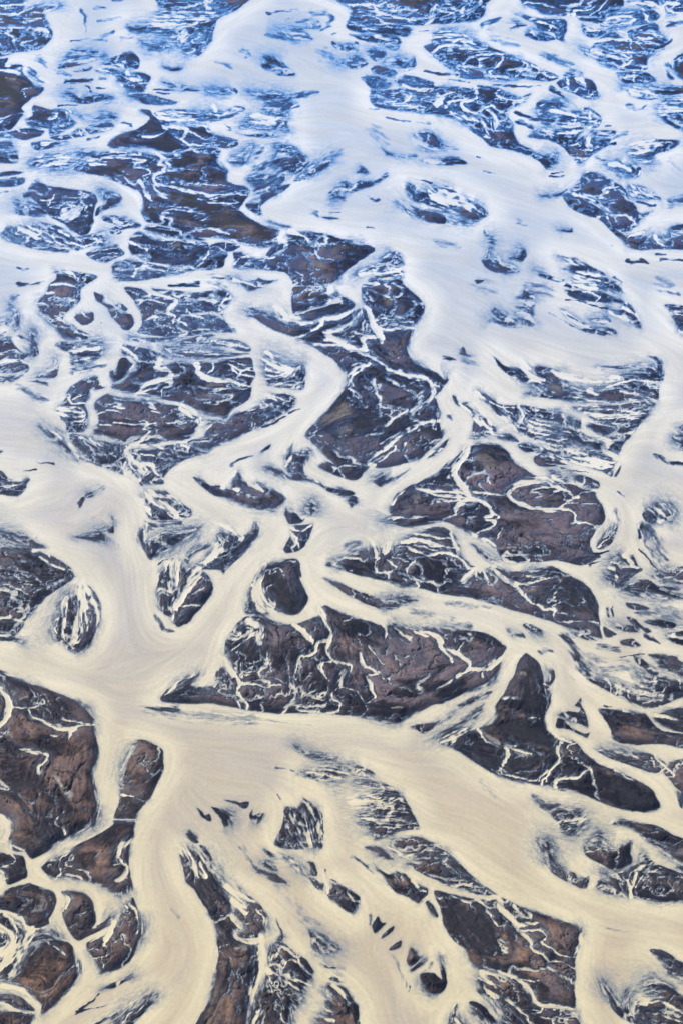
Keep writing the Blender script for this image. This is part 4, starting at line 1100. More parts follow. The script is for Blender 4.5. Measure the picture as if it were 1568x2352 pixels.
I .25 .55 large blue-black sandbar laced with white, its tail running down right, upper right|@P 960,555 1050,552a 1160,542 1108,502 1140,475a 1220,470 1340,500 1352,532 1430,530a 1568,540 @Q 270,545 320,520 400,532 460,550 560,595 640,570 600,622 490,682 525,762 530,822 575,887 640,910 680,950b 790,950b 780,1000b 725,1037 690,992 620,947 520,922 420,902 340,852 270,802 170,732 60,706 -10,692 @P 1150,687 1015,667 970,640
R 26 24 .95|@Q 290,525 310,580 290,610 220,625 225,670 290,700 380,650 460,690
R 16 12 .8|@Q 440,545 420,580 520,610 600,615
R 30 20 .8|@P 1160,520 1250,560 1350,540
R 24 16 .9|@P 1100,580 1160,560 1200,600 1160,640
R 14 10 .8|@P 1000,560 1080,575 1140,560
R 16 12 .8|@P 1100,640 1180,650 1260,680
R 20 14 .8|@P 1350,640 1420,580 1500,560
R 20 14 .8|@P 1420,650 1480,620 1560,600
R 30 20 .8|@Q 60,650 100,600 60,570
R 20 12 .8|@Q 150,680 200,710 270,740
R 20 14 .7|@Q 280,730 350,770 380,840
R 60 30 .5|@Q 380,690 420,730 400,790
R 20 16 .6|@P 1450,700 1540,740
K 40 .8|@P 1250,520 1310,530
K 60 .7|@Q 330,560 400,570
K 60 .6|@Q 470,800 540,880
K 30 .6|@Q 300,780 340,810
D 12 10 .9|@Q 750,1085 830,1080
D 12 10 .8|@Q 760,1062 830,1050
D 14 8 .9|@P 940,665 1000,672
I .3 .45 dark pointed sandbar tangled with white streams, top right, left of the curving grey river|@P 1288,290 1330,262 1328,205 1400,200b @Q 120,200b 250,222b 350,267 440,312 560,352 640,382 700,422 780,452 800,472 750,500 600,482 450,492 330,482 200,472 100,402 40,342 @P 1310,322
R 80 50 .6|@P 1330,220 1420,220 1480,240
R 30 20 .85|@Q 20,330 80,290 150,270 220,230
R 60 30 .6|@Q 230,240 300,300 360,290
R 24 16 .9|@Q 220,420 240,370 320,340 460,330
R 20 14 .9|@Q 330,410 320,370 380,350
R 20 14 .9|@Q 460,350 440,400 380,440 410,485
R 20 14 .9|@Q 580,370 610,400 590,430 540,470
R 14 10 .7|@Q 100,390 200,430 330,470
R 14 10 .8|@Q 640,400 740,460 790,470
R 30 16 .7|@Q 550,430 640,430
R 24 20 .7|@Q 190,460 180,420 240,410
D 22 14 .9|@P 1290,440 1400,452 1490,455
D 14 10 .8|@P 1440,490 1568,505
D 10 10 .5|@P 1260,190 1320,185
I .02 .8 frosted blue shoal like a comb on the top middle, lower piece|@P 320,215 360,205b 410,180b 500,165b 590,210 602,240 480,247 400,242 340,232
I .02 .8 frosted blue shoal like a comb on the top middle, upper piece|@P 500,140 560,120a 650,130 642,172 560,172
R 14 10 .8|@P 590,120 600,170
R 14 10 .8|@P 420,190 480,235
D 36 20 .5|@P 680,80 740,110 660,180
D 60 20 .4|@P 610,90 680,90
D 16 10 .7|@P 335,82 430,75 525,55
D 12 8 .5|@P 440,120 490,110
D 20 14 .4|@P 180,300 230,330 200,345
I .05 .6 small blue sail-shaped shoal in the upper middle|@P 310,372b 330,340b 400,350b 432,390 457,417 495,457 400,462 350,432 305,412
I .02 .8 ribbed blue shoal with frayed right end, upper middle|@P 215,560b 290,570b 400,575b 480,620b 530,652 480,662 420,677 300,682 330,640c 300,600c
D 60 20 .5|@P 480,600 560,580 630,565
I .02 .9 ribbed blue shoal below the frayed one, upper middle|@P 320,692c 450,682b 452,762 487,812 420,790b 200,792 170,775b 240,740c
R 100 60 .5|@P 260,720 360,750
I .02 .7 long thin blue sliver under the ribbed shoals|@P 140,817 230,826 330,810a 400,822 380,837 250,837
D 30 12 .5|@P 85,780 110,800
I .2 .4 mauve sandbar with a soft finger reaching up, left of the dark shaggy one|@P 90,982 150,950b 240,890b 220,960b 180,1012 120,1007
I .25 .3 dark shaggy rounded sandbar with a toothed top, upper left of the middle|@P 365,985b 400,930c 390,890b 450,885 510,922 580,982 572,1022 500,1062 420,1065b 380,1035b
R 16 10 .8|@P 430,940 500,930 550,950
R 10 8 .8|@P 400,910 480,905
D 60 30 .6|@P 260,940 310,910
I .1 .5 grey-blue sandbar shot with white below the dark shaggy one|@P 190,1092 280,1070b 340,1070b 432,1085 400,1142 350,1182 260,1172b 240,1132b
D 90 60 .5|@P 290,1040 340,1010
I .05 .2 thin blue blade joining the grey-blue sandbar to the triangular shoal|@P 290,1192 380,1152 467,1130 440,1167 340,1222 300,1225
I .02 .5 blue arm of sand with white notches, upper middle|@P 490,1102 550,1052b 640,992b 722,982b 700,1032 600,1082 510,1112
D 70 40 .4|@P 700,970 780,930
I .15 .1 tiny mauve triangle above the scalloped sandbar, upper middle|@P 878,1052 910,1020 957,1057 920,1064
I .1 .5 scalloped dark blue sandbar like a claw in the pale water, upper middle|@P 740,1152 800,1112 850,1125a 900,1102 990,1102 1057,1065 1052,1090 950,1142 860,1182 790,1190b 812,1227 740,1222b 708,1192 730,1172 800,1160
R 20 14 .8|@P 830,1170 870,1125
R 24 16 .9|@P 730,1175 840,1165
I .05 .5 tadpole-shaped blue shoal with a dark head and milky belly, upper middle right|@P 1175,1120 1225,1130 1235,1180a 1290,1160b 1400,1150b 1480,1187 @Q 210,1205a 320,1250 376,1300 370,1322 330,1347 230,1367b 120,1302b 20,1292b @P 1470,1300c 1400,1282 1300,1252 1210,1222 1175,1192
R 120 90 .8|@Q 80,1200 160,1230 260,1260
R 40 30 .7|@Q 330,1290 350,1310
R 30 20 .6|@P 1320,1170 1330,1230
K 30 .7|@P 1195,1140 1200,1180
I .05 .5 blue leaf with a frosted left end under the tadpole-shaped shoal|@P 1110,1240c 1200,1270b 1300,1292 1410,1322 1427,1367 1330,1362 1240,1337 1180,1302
D 100 80 .35|@Q 120,1330 200,1340
D 12 8 .8|@P 1180,1085 1240,1095 1340,1120
D 14 8 .8|@P 1410,1160 1480,1182
D 30 20 .6|@P 955,1215 985,1230 1005,1215
I .05 .2 thin dark blue crescent at the lower end of the pale triangular shoal, upper right|@P 1035,915b 1070,938 1150,952 1235,952 1240,968 1120,970 1060,950
I .05 .9 combed blue shoal sloping right in the pale upper right channel|@P 1235,822a 1330,802 1400,872 1495,912 1300,912b 1260,862b
I .05 .6 blue sliver with a rounded right end below the combed shoal in the upper right|@P 1255,980 1350,985b 1430,965 1500,965 1540,1007 1400,1007
R 20 10 .7|@P 1300,985 1400,990 1500,985
R 100 60 .6|@P 1200,860 1300,930 1430,950
D 90 50 .25|@P 980,800 1060,880
D 14 10 .5|@P 1050,725 1200,742
D 12 10 .4|@P 1250,750 1350,762
I .25 .15 dark smooth sandbar on the top edge with a white arc beneath, top right|@Q 575,22 620,-120 1150,-120 1210,20 1180,62 1100,92 1060,142 940,122 900,97 800,100 700,82 640,47
R 16 12 .8|@Q 590,15 700,30 800,50
R 20 16 .8|@Q 890,90 900,60 960,70 1030,40
R 40 20 .7|@Q 1090,90 1140,50
R 10 8 .7|@Q 1000,90 1060,60 1120,-10
I .15 .5 dark sandbar with swirling white streams at its heart, top right|@Q 540,82 620,95 700,112 840,122 852,182 832,247 790,242 770,202 680,182 640,132
R 14 10 .85|@Q 650,130 740,150 800,180
R 14 10 .8|@Q 740,180 760,130
I .05 .2 small blue-black dart near the top right|@Q 510,182 545,150 520,128b 612,152
I .05 .6 blue-black sandbar combed with white behind the dart, top right|@Q 590,212 650,190b 720,202 782,242 700,252 620,232
R 16 12 .9|@Q 640,190 680,240
I .2 .3 dark sandbar with a milky wash over its top, top right, beside the twisted cream stream|@Q 940,142 1000,172a 1100,190 1062,222 1000,232 962,202
R 60 30 .6|@Q 1000,170 1040,190
I .1 .8 blue-black sandbar marbled with white coils in the upper right corner area|@Q 1060,152 1140,82b 1250,72b 1380,62 1422,122 1300,152 1200,162b 1120,182b
R 20 16 .9|@Q 1100,120 1200,90 1270,120 1200,140 1130,150
R 20 14 .8|@Q 1320,60 1330,100 1380,140
I .2 .5 large blue-black sandbar raked with white lines, upper right, above the bend of the grey river|@Q 1230,192 1390,142 1422,192 1472,242 1450,292 1380,342 1350,382 1332,432 1180,432 1050,382 930,292b 1010,292 1020,272 1060,232 1150,192 1212,232
R 30 24 .9|@Q 1000,260 1100,240 1230,240
R 20 14 .85|@Q 1020,290 1150,320 1270,325
R 14 10 .8|@Q 1220,250 1290,270 1330,300 1440,310
R 14 10 .8|@Q 1210,330 1250,380 1170,420
R 26 16 .9|@Q 1180,180 1240,240 1250,300
R 40 30 .5|@Q 1040,330 1130,350 1230,370
R 10 8 .7|@Q 1260,240 1400,240 1460,260
R 8 6 .6|@Q 1300,180 1440,220
R 40 20 .6|@Q 970,310 1060,370
K 60 .8|@Q 1290,390 1330,380
K 40 .7|@Q 1300,170 1380,200
D 24 12 .8|@Q 1440,290 1500,250
I .1 .7 small dark sandbar netted with white at the inner bend of the grey river, upper right|@Q 1168,452 1250,442 1350,452 1402,502 1250,512 1200,502
R 20 16 .9|@Q 1270,430 1260,510
R 14 10 .8|@Q 1190,480 1290,470 1340,490
I .05 .8 pale blue shoal with white arcs right of the grey river's bend, upper right|@Q 1200,532b 1300,542c 1450,530b 1568,525 1800,530 1568,572 1450,592 1360,612 1260,592 1220,562
R 50 40 .6|@Q 1260,560 1340,570 1360,600
I .35 .05 smooth dark brown sandbar on the right edge near the top|@Q 1900,200 1590,300 1510,392 1522,442 1568,492 1900,600
K 90 1|@Q 1560,420 1620,440
D 40 30 .6|@Q 1470,400 1500,470
D 30 10 .7|@Q 1570,340 1510,360
I .2 .5 dark sandbar with thorny white veins in the top right corner|@Q 1400,-120 1440,32 1480,92 1568,72 1900,60 1900,-120
R 26 20 .9|@Q 1430,60 1460,20 1540,30
R 14 10 .8|@Q 1460,30 1490,80 1568,70
R 26 20 .8|@Q 1250,20 1400,30 1440,90 1410,150
I .1 .5 dark sandbar with white hooks left of the top right corner|@Q 1230,10 1400,-20 1420,40 1340,55 1290,30
D 40 30 .8|@Q 1480,160 1568,120
I .25 .3 dark oval sandbar with a white rim inside the grey river's bend, upper right|@Q 788,515 840,480 930,475 1000,490 1052,562 1052,592 990,612 900,572 820,542
R 16 12 .8|@Q 850,480 860,520 830,540
R 12 10 .8|@Q 980,590 1040,560
R 60 30 .5|@Q 930,490 970,540
I .1 .5 thin blue streaked sliver above the oval inside the grey river's bend|@Q 838,462 880,435 950,450 930,472 850,472
D 60 30 .4|@Q 720,340 800,370 900,410
I .15 .7 pale-topped sandbar with a dark right wing, right of the upper channel|@Q 670,642 720,610a 840,610b 850,650b 780,680c 920,690b 960,662 1010,670 1062,712 1062,752 1030,777 900,772 720,762a 690,742 680,690b
R 40 20 .8|@Q 760,680 840,690 900,720 900,760
R 20 14 .8|@Q 1000,690 990,740 1040,760
R 14 10 .8|@Q 700,650 720,640
K 50 .6|@Q 980,700
I .2 .55 dark triangular sandbar with splayed white strokes across its top, right of the upper channel|@Q 615,832 720,780b 860,790 970,785 930,830a 1000,840b 1130,852 1100,892 1020,942 940,997 900,987 840,912 740,862 660,852
R 30 16 .9|@Q 800,820 880,810 960,800
R 60 20 .6|@Q 1010,800 990,860 1000,920
R 24 12 .7|@Q 960,810 920,870 860,890
R 12 8 .6|@Q 930,910 1000,920
R 24 16 .7|@Q 720,800 780,840
I .1 .5 small dark bracelet-shaped sandbar beside the grey river, right|@Q 1015,805b 1060,795 1150,800 1162,822 1120,837 1050,827
R 12 10 .8|@Q 1060,805 1100,825
D 16 14 .9|@Q 1080,890 1160,875
D 16 10 .8|@Q 1100,770 1130,772
D 30 16 .8|@Q 560,740 650,775
D 26 16 .8|@Q 540,690 620,720 690,730
D 20 12 .7|@Q 750,540 840,600
D 16 10 .6|@Q 690,525 700,530
D 14 8 .8|@Q 400,520 560,525 690,522
D 10 10 .9|@Q 300,965 320,968
D 20 16 .6|@Q 340,1055 410,1060
D 30 24 .7|@Q 1030,970 1090,985
I .02 .8 blue shell-shaped shoal in the grey water at the right|@Q 1110,1002b 1180,990c 1240,1012b 1302,1020 1290,1097 1200,1082b 1120,1032b
R 70 50 .7|@Q 1190,1010 1220,1040
I .02 .9 frosted wing-shaped shoal with a sharp right point at the right edge area|@Q 1240,932b 1350,872b 1420,852 1542,862 1480,922 1400,952 1370,992b 1280,992b
R 110 60 .6|@Q 1280,900 1400,880
I .05 .9 feathered blue shoal on the right edge above the wing-shaped one|@Q 1430,640b 1500,602b 1568,590 1900,540 1900,860 1568,802 1480,762 1430,712b
R 60 60 .4|@Q 1450,680 1540,670
D 40 16 .6|@Q 1230,660 1300,670 1340,640
I .25 .25 broad dark mauve sandbar with a spurting white fan at its lower right, right edge|@Q 885,1165 970,1055 1060,1075a 1190,1140 1225,1190 1270,1255 1310,1305 1385,1285 1320,1342 1290,1382 1220,1432a 1300,1450b 1480,1460b 1480,1402a 1568,1372 1900,1320 1900,1570 1568,1532 1360,1529 1240,1522 1190,1472 1120,1402 1040,1332 1000,1300 1060,1262 960,1222 900,1192
R 24 20 .9|@Q 890,1190 980,1220 1080,1270 1120,1310 1220,1320 1280,1370
R 20 14 .8|@Q 1050,1330 1090,1320 1130,1390
R 40 16 .7|@Q 1060,1200 1110,1160 1180,1150
R 20 12 .9|@Q 1320,1430 1250,1440 1220,1470
R 30 12 .8|@Q 1360,1440 1340,1490
R 26 10 .8|@Q 1400,1440 1410,1490 1460,1510
K 70 .7|@Q 1180,1250 1230,1290
K 60 .6|@Q 970,1160 1040,1180
W 60 .25|@Q 960,1130 940,1150
I .2 .15 dark blue rounded sandbar with a soft mauve glow, left of the broad mauve one|@Q 832,1202 870,1185a 960,1227 1050,1272 1032,1332 930,1302 860,1262
W 50 .35|@Q 920,1240 960,1255
I .05 .1 small dark blue boomerang left of the rounded sandbar with a mauve glow|@Q 680,1190 760,1195b 852,1165 800,1212 720,1212
I .2 .6 mauve sandbar with raked white slits at the right edge|@Q 1240,1140a 1340,1150 1442,1222 1380,1222 1250,1202b
R 10 8 .8|@Q 1290,1150 1350,1210
R 10 8 .8|@Q 1260,1170 1400,1210
D 26 14 .7|@Q 1290,1240 1400,1260
D 60 60 .6|@Q 1500,1240 1580,1220
D 60 40 .5|@Q 1500,1420 1568,1440
D 80 30 .3|@Q 380,190 440,240 560,280
D 30 20 .6|@Q 330,160 450,110
D 60 40 .2|@Q 1500,1000 1540,1040
D 40 30 .3|@Q 1140,860 1230,820
'''
T0 = time.time()
rng = np.random.default_rng(11)
D2R = math.radians
# ------------------------------------------------------------------ camera and survey coordinates
H_CAM, DEP, TAN = 900.0, D2R(40.0), 0.36
SA, CA = math.sin(DEP), math.cos(DEP)
def ground(x, y):
    X = (np.asarray(x, float) - 1024) / 1536 * TAN
    V = -(np.asarray(y, float) - 1536) / 1536 * TAN
    s = H_CAM / (SA - V * CA)
    return X * s, (CA + V * SA) * s
STEP = 2.4
def axis(a, b, n0, n1):            # fine inside, coarser and coarser outside the survey
    mid = np.arange(a, b + STEP, STEP)
    lo = a - np.cumsum(STEP * 1.032 ** np.arange(1, n0 + 1)); hi = mid[-1] + np.cumsum(STEP * 1.032 ** np.arange(1, n1 + 1))
    return np.concatenate([lo[::-1], mid, hi])
PX = axis(-40, 2090, 105, 105); PY = axis(-30, 3100, 55, 75)
NX, NY = len(PX), len(PY)
GX, GY = np.meshgrid(PX, PY)
GX = GX.astype(np.float32); GY = GY.astype(np.float32)
WX, WY = ground(GX, GY)
# vertical coordinate in which a ground pattern has equal scale both ways
_v = -(PY - 1536) / 1536 * TAN
_dep = DEP - np.arctan(_v)
ROWQ = np.cumsum(np.gradient(PY) / np.sin(_dep)).astype(np.float32)
QX, QY = np.meshgrid(PX.astype(np.float32), ROWQ)

def sstep(a, b, x):
    t = np.clip((x - a) / (b - a), 0, 1)
    return t * t * (3 - 2 * t)
def vnoise(x, y, seed):
    r = np.random.default_rng(seed).random((256, 256), dtype=np.float32)
    xi = np.floor(x).astype(np.int32); yi = np.floor(y).astype(np.int32)
    fx = x - xi; fy = y - yi
    fx = fx * fx * (3 - 2 * fx); fy = fy * fy * (3 - 2 * fy)
    x0 = xi & 255; x1 = (xi + 1) & 255; y0 = yi & 255; y1 = (yi + 1) & 255
    return (r[y0, x0] * (1 - fx) + r[y0, x1] * fx) * (1 - fy) + (r[y1, x0] * (1 - fx) + r[y1, x1] * fx) * fy
def fbm(x, y, s, oct=4, seed=0, gain=.5):
    t = np.zeros(x.shape, np.float32); a = 1.0; n = 0.0
    for k in range(oct):
        t += a * vnoise(x / s * 2 ** k + 17.3 * k, y / s * 2 ** k + 9.1 * k, seed + k); n += a; a *= gain
    return t / n
def ridged(x, y, s, oct=4, seed=0):
    t = np.zeros(x.shape, np.float32); a = 1.0; n = 0.0
    for k in range(oct):
        t += a * (1 - np.abs(2 * vnoise(x / s * 2 ** k + 7.7 * k, y / s * 2 ** k + 3.1 * k, seed + k) - 1)); n += a; a *= .55
    return t / n

# ------------------------------------------------------------------ read the survey
ORG = dict(A=(0, 2304), B=(640, 2304), C=(1280, 2304), D=(0, 1728), E=(640, 1728), F=(1280, 1728),
           G=(0, 1152), H=(640, 1152), J=(1280, 1152), K=(0, 576), L=(640, 576), M=(1280, 576),
           N=(0, 0), P=(640, 0), Q=(1280, 0))
K1 = 768 / 1568.0
SOFT = {'': 2.2, 'a': 12.0, 'b': 28.0, 'c': 50.0}
def points(txt):
    o, k = (0, 0), K1
    out = []
    for tok in txt.split():
        if tok[0] == '@':
            if tok[1] == 'o': o, k = (0, 0), 2048 / 1568.0
            else: o, k = ORG[tok[1]], K1
            continue
        s = SOFT['']
        if tok[-1] in 'abc': s = SOFT[tok[-1]]; tok = tok[:-1]
        a, b = tok.split(',')
        out.append((o[0] + float(a) * k, o[1] + float(b) * k, s))
    return np.array(out, np.float32)
def smooth_line(p, closed, n=5):
    m = len(p)
    if m < 3 and not closed:
        t = np.linspace(0, 1, n)[:, None]
        return (p[0] * (1 - t) + p[-1] * t).astype(np.float32) if m == 2 else p
    out = []
    rng_ = range(m) if closed else range(m - 1)
    for i in rng_:
        if closed: p0, p1, p2, p3 = p[i - 1], p[i], p[(i + 1) % m], p[(i + 2) % m]
        else: p0, p1, p2, p3 = p[max(i - 1, 0)], p[i], p[i + 1], p[min(i + 2, m - 1)]
        for j in range(n):
            t = j / n
            c = .5 * ((2 * p1) + (p2 - p0) * t + (2 * p0 - 5 * p1 + 4 * p2 - p3) * t * t + (3 * p1 - p0 - 3 * p2 + p3) * t ** 3)
            c = .8 * c + .2 * (p1 * (1 - t) + p2 * t)
            c[2] = p1[2] * (1 - t) + p2[2] * t
            out.append(c)
    if not closed: out.append(p[-1])
    return np.array(out, np.float32)

bars, brushes = [], []
for ln in SURVEY.strip().split('\n'):
    if '|' not in ln: continue
    head, pts = ln.split('|')
    h = head.split()
    if h[0] == 'I':
        bars.append(dict(b=float(h[1]), s=float(h[2]), label=' '.join(h[3:]), p=smooth_line(points(pts), True)))
    else:
        p = points(pts)
        w = [float(v) * K1 for v in h[1:]]
        if h[0] in 'RD': w0, w1, a = w[0], w[1], float(h[3])
        elif h[0] == 'F': w0, w1, a = 1, 1, 1
        else: w0 = w1 = w[0]; a = float(h[2])
        brushes.append(dict(t=h[0], w0=w0, w1=w1, a=a, p=smooth_line(p, False, 6)))

# ------------------------------------------------------------------ flow field (direction of the current)
C8 = 8.0
cw, ch = int((PX[-1] - PX[0]) / C8) + 2, int((PY[-1] - PY[0]) / C8) + 2
ten = np.zeros((3, ch, cw), np.float32)
def splat(p, w, closed):
    q = np.vstack([p, p[:1]]) if closed else p
    d = q[1:, :2] - q[:-1, :2]; L = np.hypot(d[:, 0], d[:, 1])
    for i in range(len(d)):
        if L[i] < .5: continue
        n = max(1, int(L[i] / 5)); t = (np.arange(n) + .5) / n
        x = q[i, 0] + d[i, 0] * t; y = q[i, 1] + d[i, 1] * t
        xi = ((x - PX[0]) / C8).astype(int); yi = ((y - PY[0]) / C8).astype(int)
        ok = (xi >= 0) & (xi < cw) & (yi >= 0) & (yi < ch)
        th = math.atan2(d[i, 1], d[i, 0])
        ww = w if np.isscalar(w) else w[i]
        np.add.at(ten[0], (yi[ok], xi[ok]), ww * math.cos(2 * th)); np.add.at(ten[1], (yi[ok], xi[ok]), ww * math.sin(2 * th)); np.add.at(ten[2], (yi[ok], xi[ok]), ww)
for b in bars:
    splat(b['p'], np.where(b['p'][:, 2] < 6, 1.0, .12), True)
for b in brushes:
    if b['t'] in 'RD': splat(b['p'], 1.6 if b['w0'] > 12 else .9, False)
    if b['t'] == 'F': splat(b['p'], 4.0, False)
def box(a, r):
    for ax in (0, 1):
        pad = [(0, 0), (0, 0)]; pad[ax] = (r + 1, r)
        c = np.cumsum(np.pad(a, pad, mode='edge'), axis=ax, dtype=np.float64)
        a = ((c[2 * r + 1:] - c[:-2 * r - 1]) if ax == 0 else (c[:, 2 * r + 1:] - c[:, :-2 * r - 1])) / (2 * r + 1)
    return a.astype(np.float32)
acc = np.zeros_like(ten)
for r, k in ((1, .35), (3, 1.0), (7, .6), (18, .2), (45, .04)):
    for j in range(3):
        acc[j] += k * box(box(ten[j], r), r)
mag = np.hypot(acc[0], acc[1]) + 1e-6
cx2, sx2 = acc[0] / mag, acc[1] / mag
fx_ = (GX - PX[0]) / C8; fy_ = (GY - PY[0]) / C8
def bil(a, x, y):
    h, w = a.shape
    x = np.clip(x, 0, w - 1.001); y = np.clip(y, 0, h - 1.001)
    xi = x.astype(np.int32); yi = y.astype(np.int32); fx = x - xi; fy = y - yi
    f = a.ravel(); i = yi * w + xi
    return (f[i] * (1 - fx) + f[i + 1] * fx) * (1 - fy) + (f[i + w] * (1 - fx) + f[i + w + 1] * fx) * fy
c2 = bil(cx2, fx_, fy_); s2 = bil(sx2, fx_, fy_)
jit = (fbm(QX, QY, 90, 2, 5) - .5) * .35
ang = .5 * np.arctan2(s2, c2) + jit
VX, VY = np.cos(ang).astype(np.float32), np.sin(ang).astype(np.float32)
IX, IY = np.meshgrid(np.arange(NX, dtype=np.float32), np.arange(NY, dtype=np.float32))
def lic(n, passes, first=.7):
    s = first
    for k in range(passes):
        n = .5 * (bil(n, IX + VX * s, IY + VY * s) + bil(n, IX - VX * s, IY - VY * s))
        s *= 1.6
    return n
def norm(n):
    z = n - box(box(n, 40), 40)
    z /= np.sqrt(box(box(z * z, 40), 40)) + 1e-6
    return (1 / (1 + np.exp(-1.7 * z))).astype(np.float32)
white = rng.random((NY, NX), dtype=np.float32)
L0 = norm(lic(rng.random((NY, NX), dtype=np.float32), 3, .6))
L1 = norm(lic(white, 6))                                   # fine streaks
L2 = norm(lic(box(rng.random((NY, NX), dtype=np.float32), 1), 7, .8))        # broad streaks
L3 = norm(lic(box(box(rng.random((NY, NX), dtype=np.float32), 4), 4), 7, 1.2)) # bands
print('flow', time.time() - T0)

# ------------------------------------------------------------------ sandbars -> distance, softness
n1 = fbm(QX, QY, 64, 4, 21) - .5; n2 = fbm(QX, QY, 64, 4, 31) - .5
wxp = GX + n1 * 15; wyp = GY + n2 * 11
del n1, n2
Tk = np.ones((NY, NX), np.float32)
edge = np.full((NY, NX), 140.0, np.float32)     # distance outside to nearest bar
depth = np.zeros((NY, NX), np.float32)          # distance inside
bid = np.full((NY, NX), -1, np.int32); barea = np.full((NY, NX), 1e12, np.float32)
brown = np.full((NY, NX), .3, np.float32); dens = np.zeros((NY, NX), np.float32)
streak = norm(.3 * L0 + .45 * L1 + .35 * L2)
def window(p, pad):
    x0, x1 = (int(v) for v in np.searchsorted(PX, (p[:, 0].min() - pad, p[:, 0].max() + pad)))
    y0, y1 = (int(v) for v in np.searchsorted(PY, (p[:, 1].min() - pad, p[:, 1].max() + pad)))
    return (slice(y0, y1), slice(x0, x1)) if x1 > x0 and y1 > y0 else None
def line_dist(p, x, y, val, closed):
    q = np.vstack([p, p[:1]]) if closed else p
    best = np.full(x.shape, 1e9, np.float32); bv = np.zeros(x.shape, np.float32); inside = np.zeros(x.shape, bool)
    v = np.append(val, val[0]) if closed else val
    for i in range(len(q) - 1):
        ax, ay = q[i, 0], q[i, 1]; dx, dy = q[i + 1, 0] - ax, q[i + 1, 1] - ay
        l2 = dx * dx + dy * dy
        if l2 < 1e-6: continue
        t = np.clip(((x - ax) * dx + (y - ay) * dy) / l2, 0, 1)
        d = (x - ax - t * dx) ** 2 + (y - ay - t * dy) ** 2
        m = d < best
        best = np.where(m, d, best); bv = np.where(m, v[i] * (1 - t) + v[i + 1] * t, bv)
        if closed and abs(dy) > 1e-9:
            inside ^= ((ay > y) != (ay + dy > y)) & (x < ax + (y - ay) * dx / dy)
    return np.sqrt(best), bv, inside
sb_ = fbm(GX, GY, 90, 3, 23); sb2 = fbm(GX, GY, 140, 3, 25)
for k, b in enumerate(bars):
    w = window(b['p'], 120)
    b['w'] = w
    if w is None: continue
    x, y = wxp[w], wyp[w]
    d, s, ins = line_dist(b['p'], x, y, b['p'][:, 2], True)
    p = b['p']; area = abs(np.sum(p[:, 0] * np.roll(p[:, 1], -1) - np.roll(p[:, 0], -1) * p[:, 1])) / 2
    s = np.minimum(s, 2.2 + .55 * math.sqrt(area))
    sd = np.where(ins, d, -d)
    s = np.where(s < 6, 2.2 + 11 * sstep(.48, .72, sb_[w]), s)
    soft = sstep(3, 20, s)
    tau = sd / s
    st = streak[w] - .5
    core_t = np.clip(.5 - .5 * tau / (1 + .0 * s), 0, 1)            # sharp bank
    soft_t = np.clip(.58 - .80 * tau + st * .50 * np.clip(1.2 - .55 * np.abs(tau - .3), 0, 1), 0, 1)
    halo = 1 - (.21 + .27 * soft) * np.exp(np.minimum(sd, 0) / (6 + .75 * s)) * (.75 + .5 * streak[w]) * (.55 + .9 * sb2[w])
    t = core_t * (1 - soft) + soft_t * soft
    t = np.where(sd < 0, np.minimum(t, halo), t)
    m = t < Tk[w]
    Tk[w] = np.where(m, t, Tk[w])
    take = ins & (area < barea[w])
    bid[w] = np.where(take, k, bid[w]); barea[w] = np.where(take, area, barea[w])
    depth[w] = np.where(take, d, depth[w])
    if area > 4500: edge[w] = np.minimum(edge[w], np.where(ins, 0, d))
    near = (sd > -12) & m
    brown[w] = np.where(near, b['b'] ** 1.6 * .9, brown[w]); dens[w] = np.where(near, b['s'], dens[w])
print('bars', time.time() - T0)

# ------------------------------------------------------------------ land beyond the frame of the survey
outx = np.maximum(np.maximum(-GX, GX - 2048), np.maximum(-GY, GY - 3072))
far = sstep(20, 260, outx)
nb = 1 - ridged(QX + 160 * (fbm(QX, QY, 200, 3, 78) - .5), QY + 160 * (fbm(QX, QY, 200, 3, 79) - .5), 420, 2, 77)
th = .30 + .5 * (1 - far)
to = 1 - sstep(th, th + .06, nb + .06 * (streak - .5)) * sstep(.0, .2, far)
Tk = np.where(bid < 0, np.minimum(Tk, to), Tk)
dens = np.where((bid < 0) & (to < 1), .3, dens); brown = np.where((bid < 0) & (to < 1), .6, brown)

# ------------------------------------------------------------------ threads of silt water over the bars
sel = sstep(.35, .75, fbm(QX, QY, 150, 3, 91))
fine = norm(.35 * L0 + .5 * L1 + .2 * L2)
dn = np.clip(dens * 1.3 + .03, 0, 1)
fr = sstep(1500, 300, GY)
cut = 1 - .52 * dn * (.35 + .9 * sel) * (1 - .45 * fr)
thr = sstep(cut, cut + .30, fine) * (.35 + .65 * sstep(.2, .8, L2))
dl = np.clip(dens * 1.2 + .29, 0, 1)
wq = 46 * (fbm(QX, QY, 70, 3, 58) - .5); wr = 46 * (fbm(QX, QY, 70, 3, 59) - .5)
def veins(s, seed, wd):
    ax = QX + 46 * (L3 - .5) + .55 * s * (fbm(QX, QY, s * .55, 4, seed + 3) - .5) * 2
    ay = QY + 46 * (L3 - .5) + .55 * s * (fbm(QX, QY, s * .55, 4, seed + 9) - .5) * 2
    r = np.abs(2 * vnoise(ax / s, ay / s, seed) - 1)
    # keep the line about wd pixels wide whatever the slope of the noise
    gy_, gx_ = np.gradient(r)
    dd = r / (np.hypot(gx_, gy_) / STEP + 1e-4)
    wdv = wd * (.35 + 1.3 * vnoise(QX / (s * .8), QY / (s * .8), seed + 15))
    return 1 - sstep(.55 * wdv, 1.25 * wdv + 1.2, dd)
rv = veins(150, 55, 4.5) * sstep(.22, .5, dl + .5 * (sel - .5))
rv = np.maximum(rv, veins(82, 155, 3.2) * sstep(.22, .6, dl + .6 * (fbm(QX, QY, 130, 3, 191) - .5)) * .85)
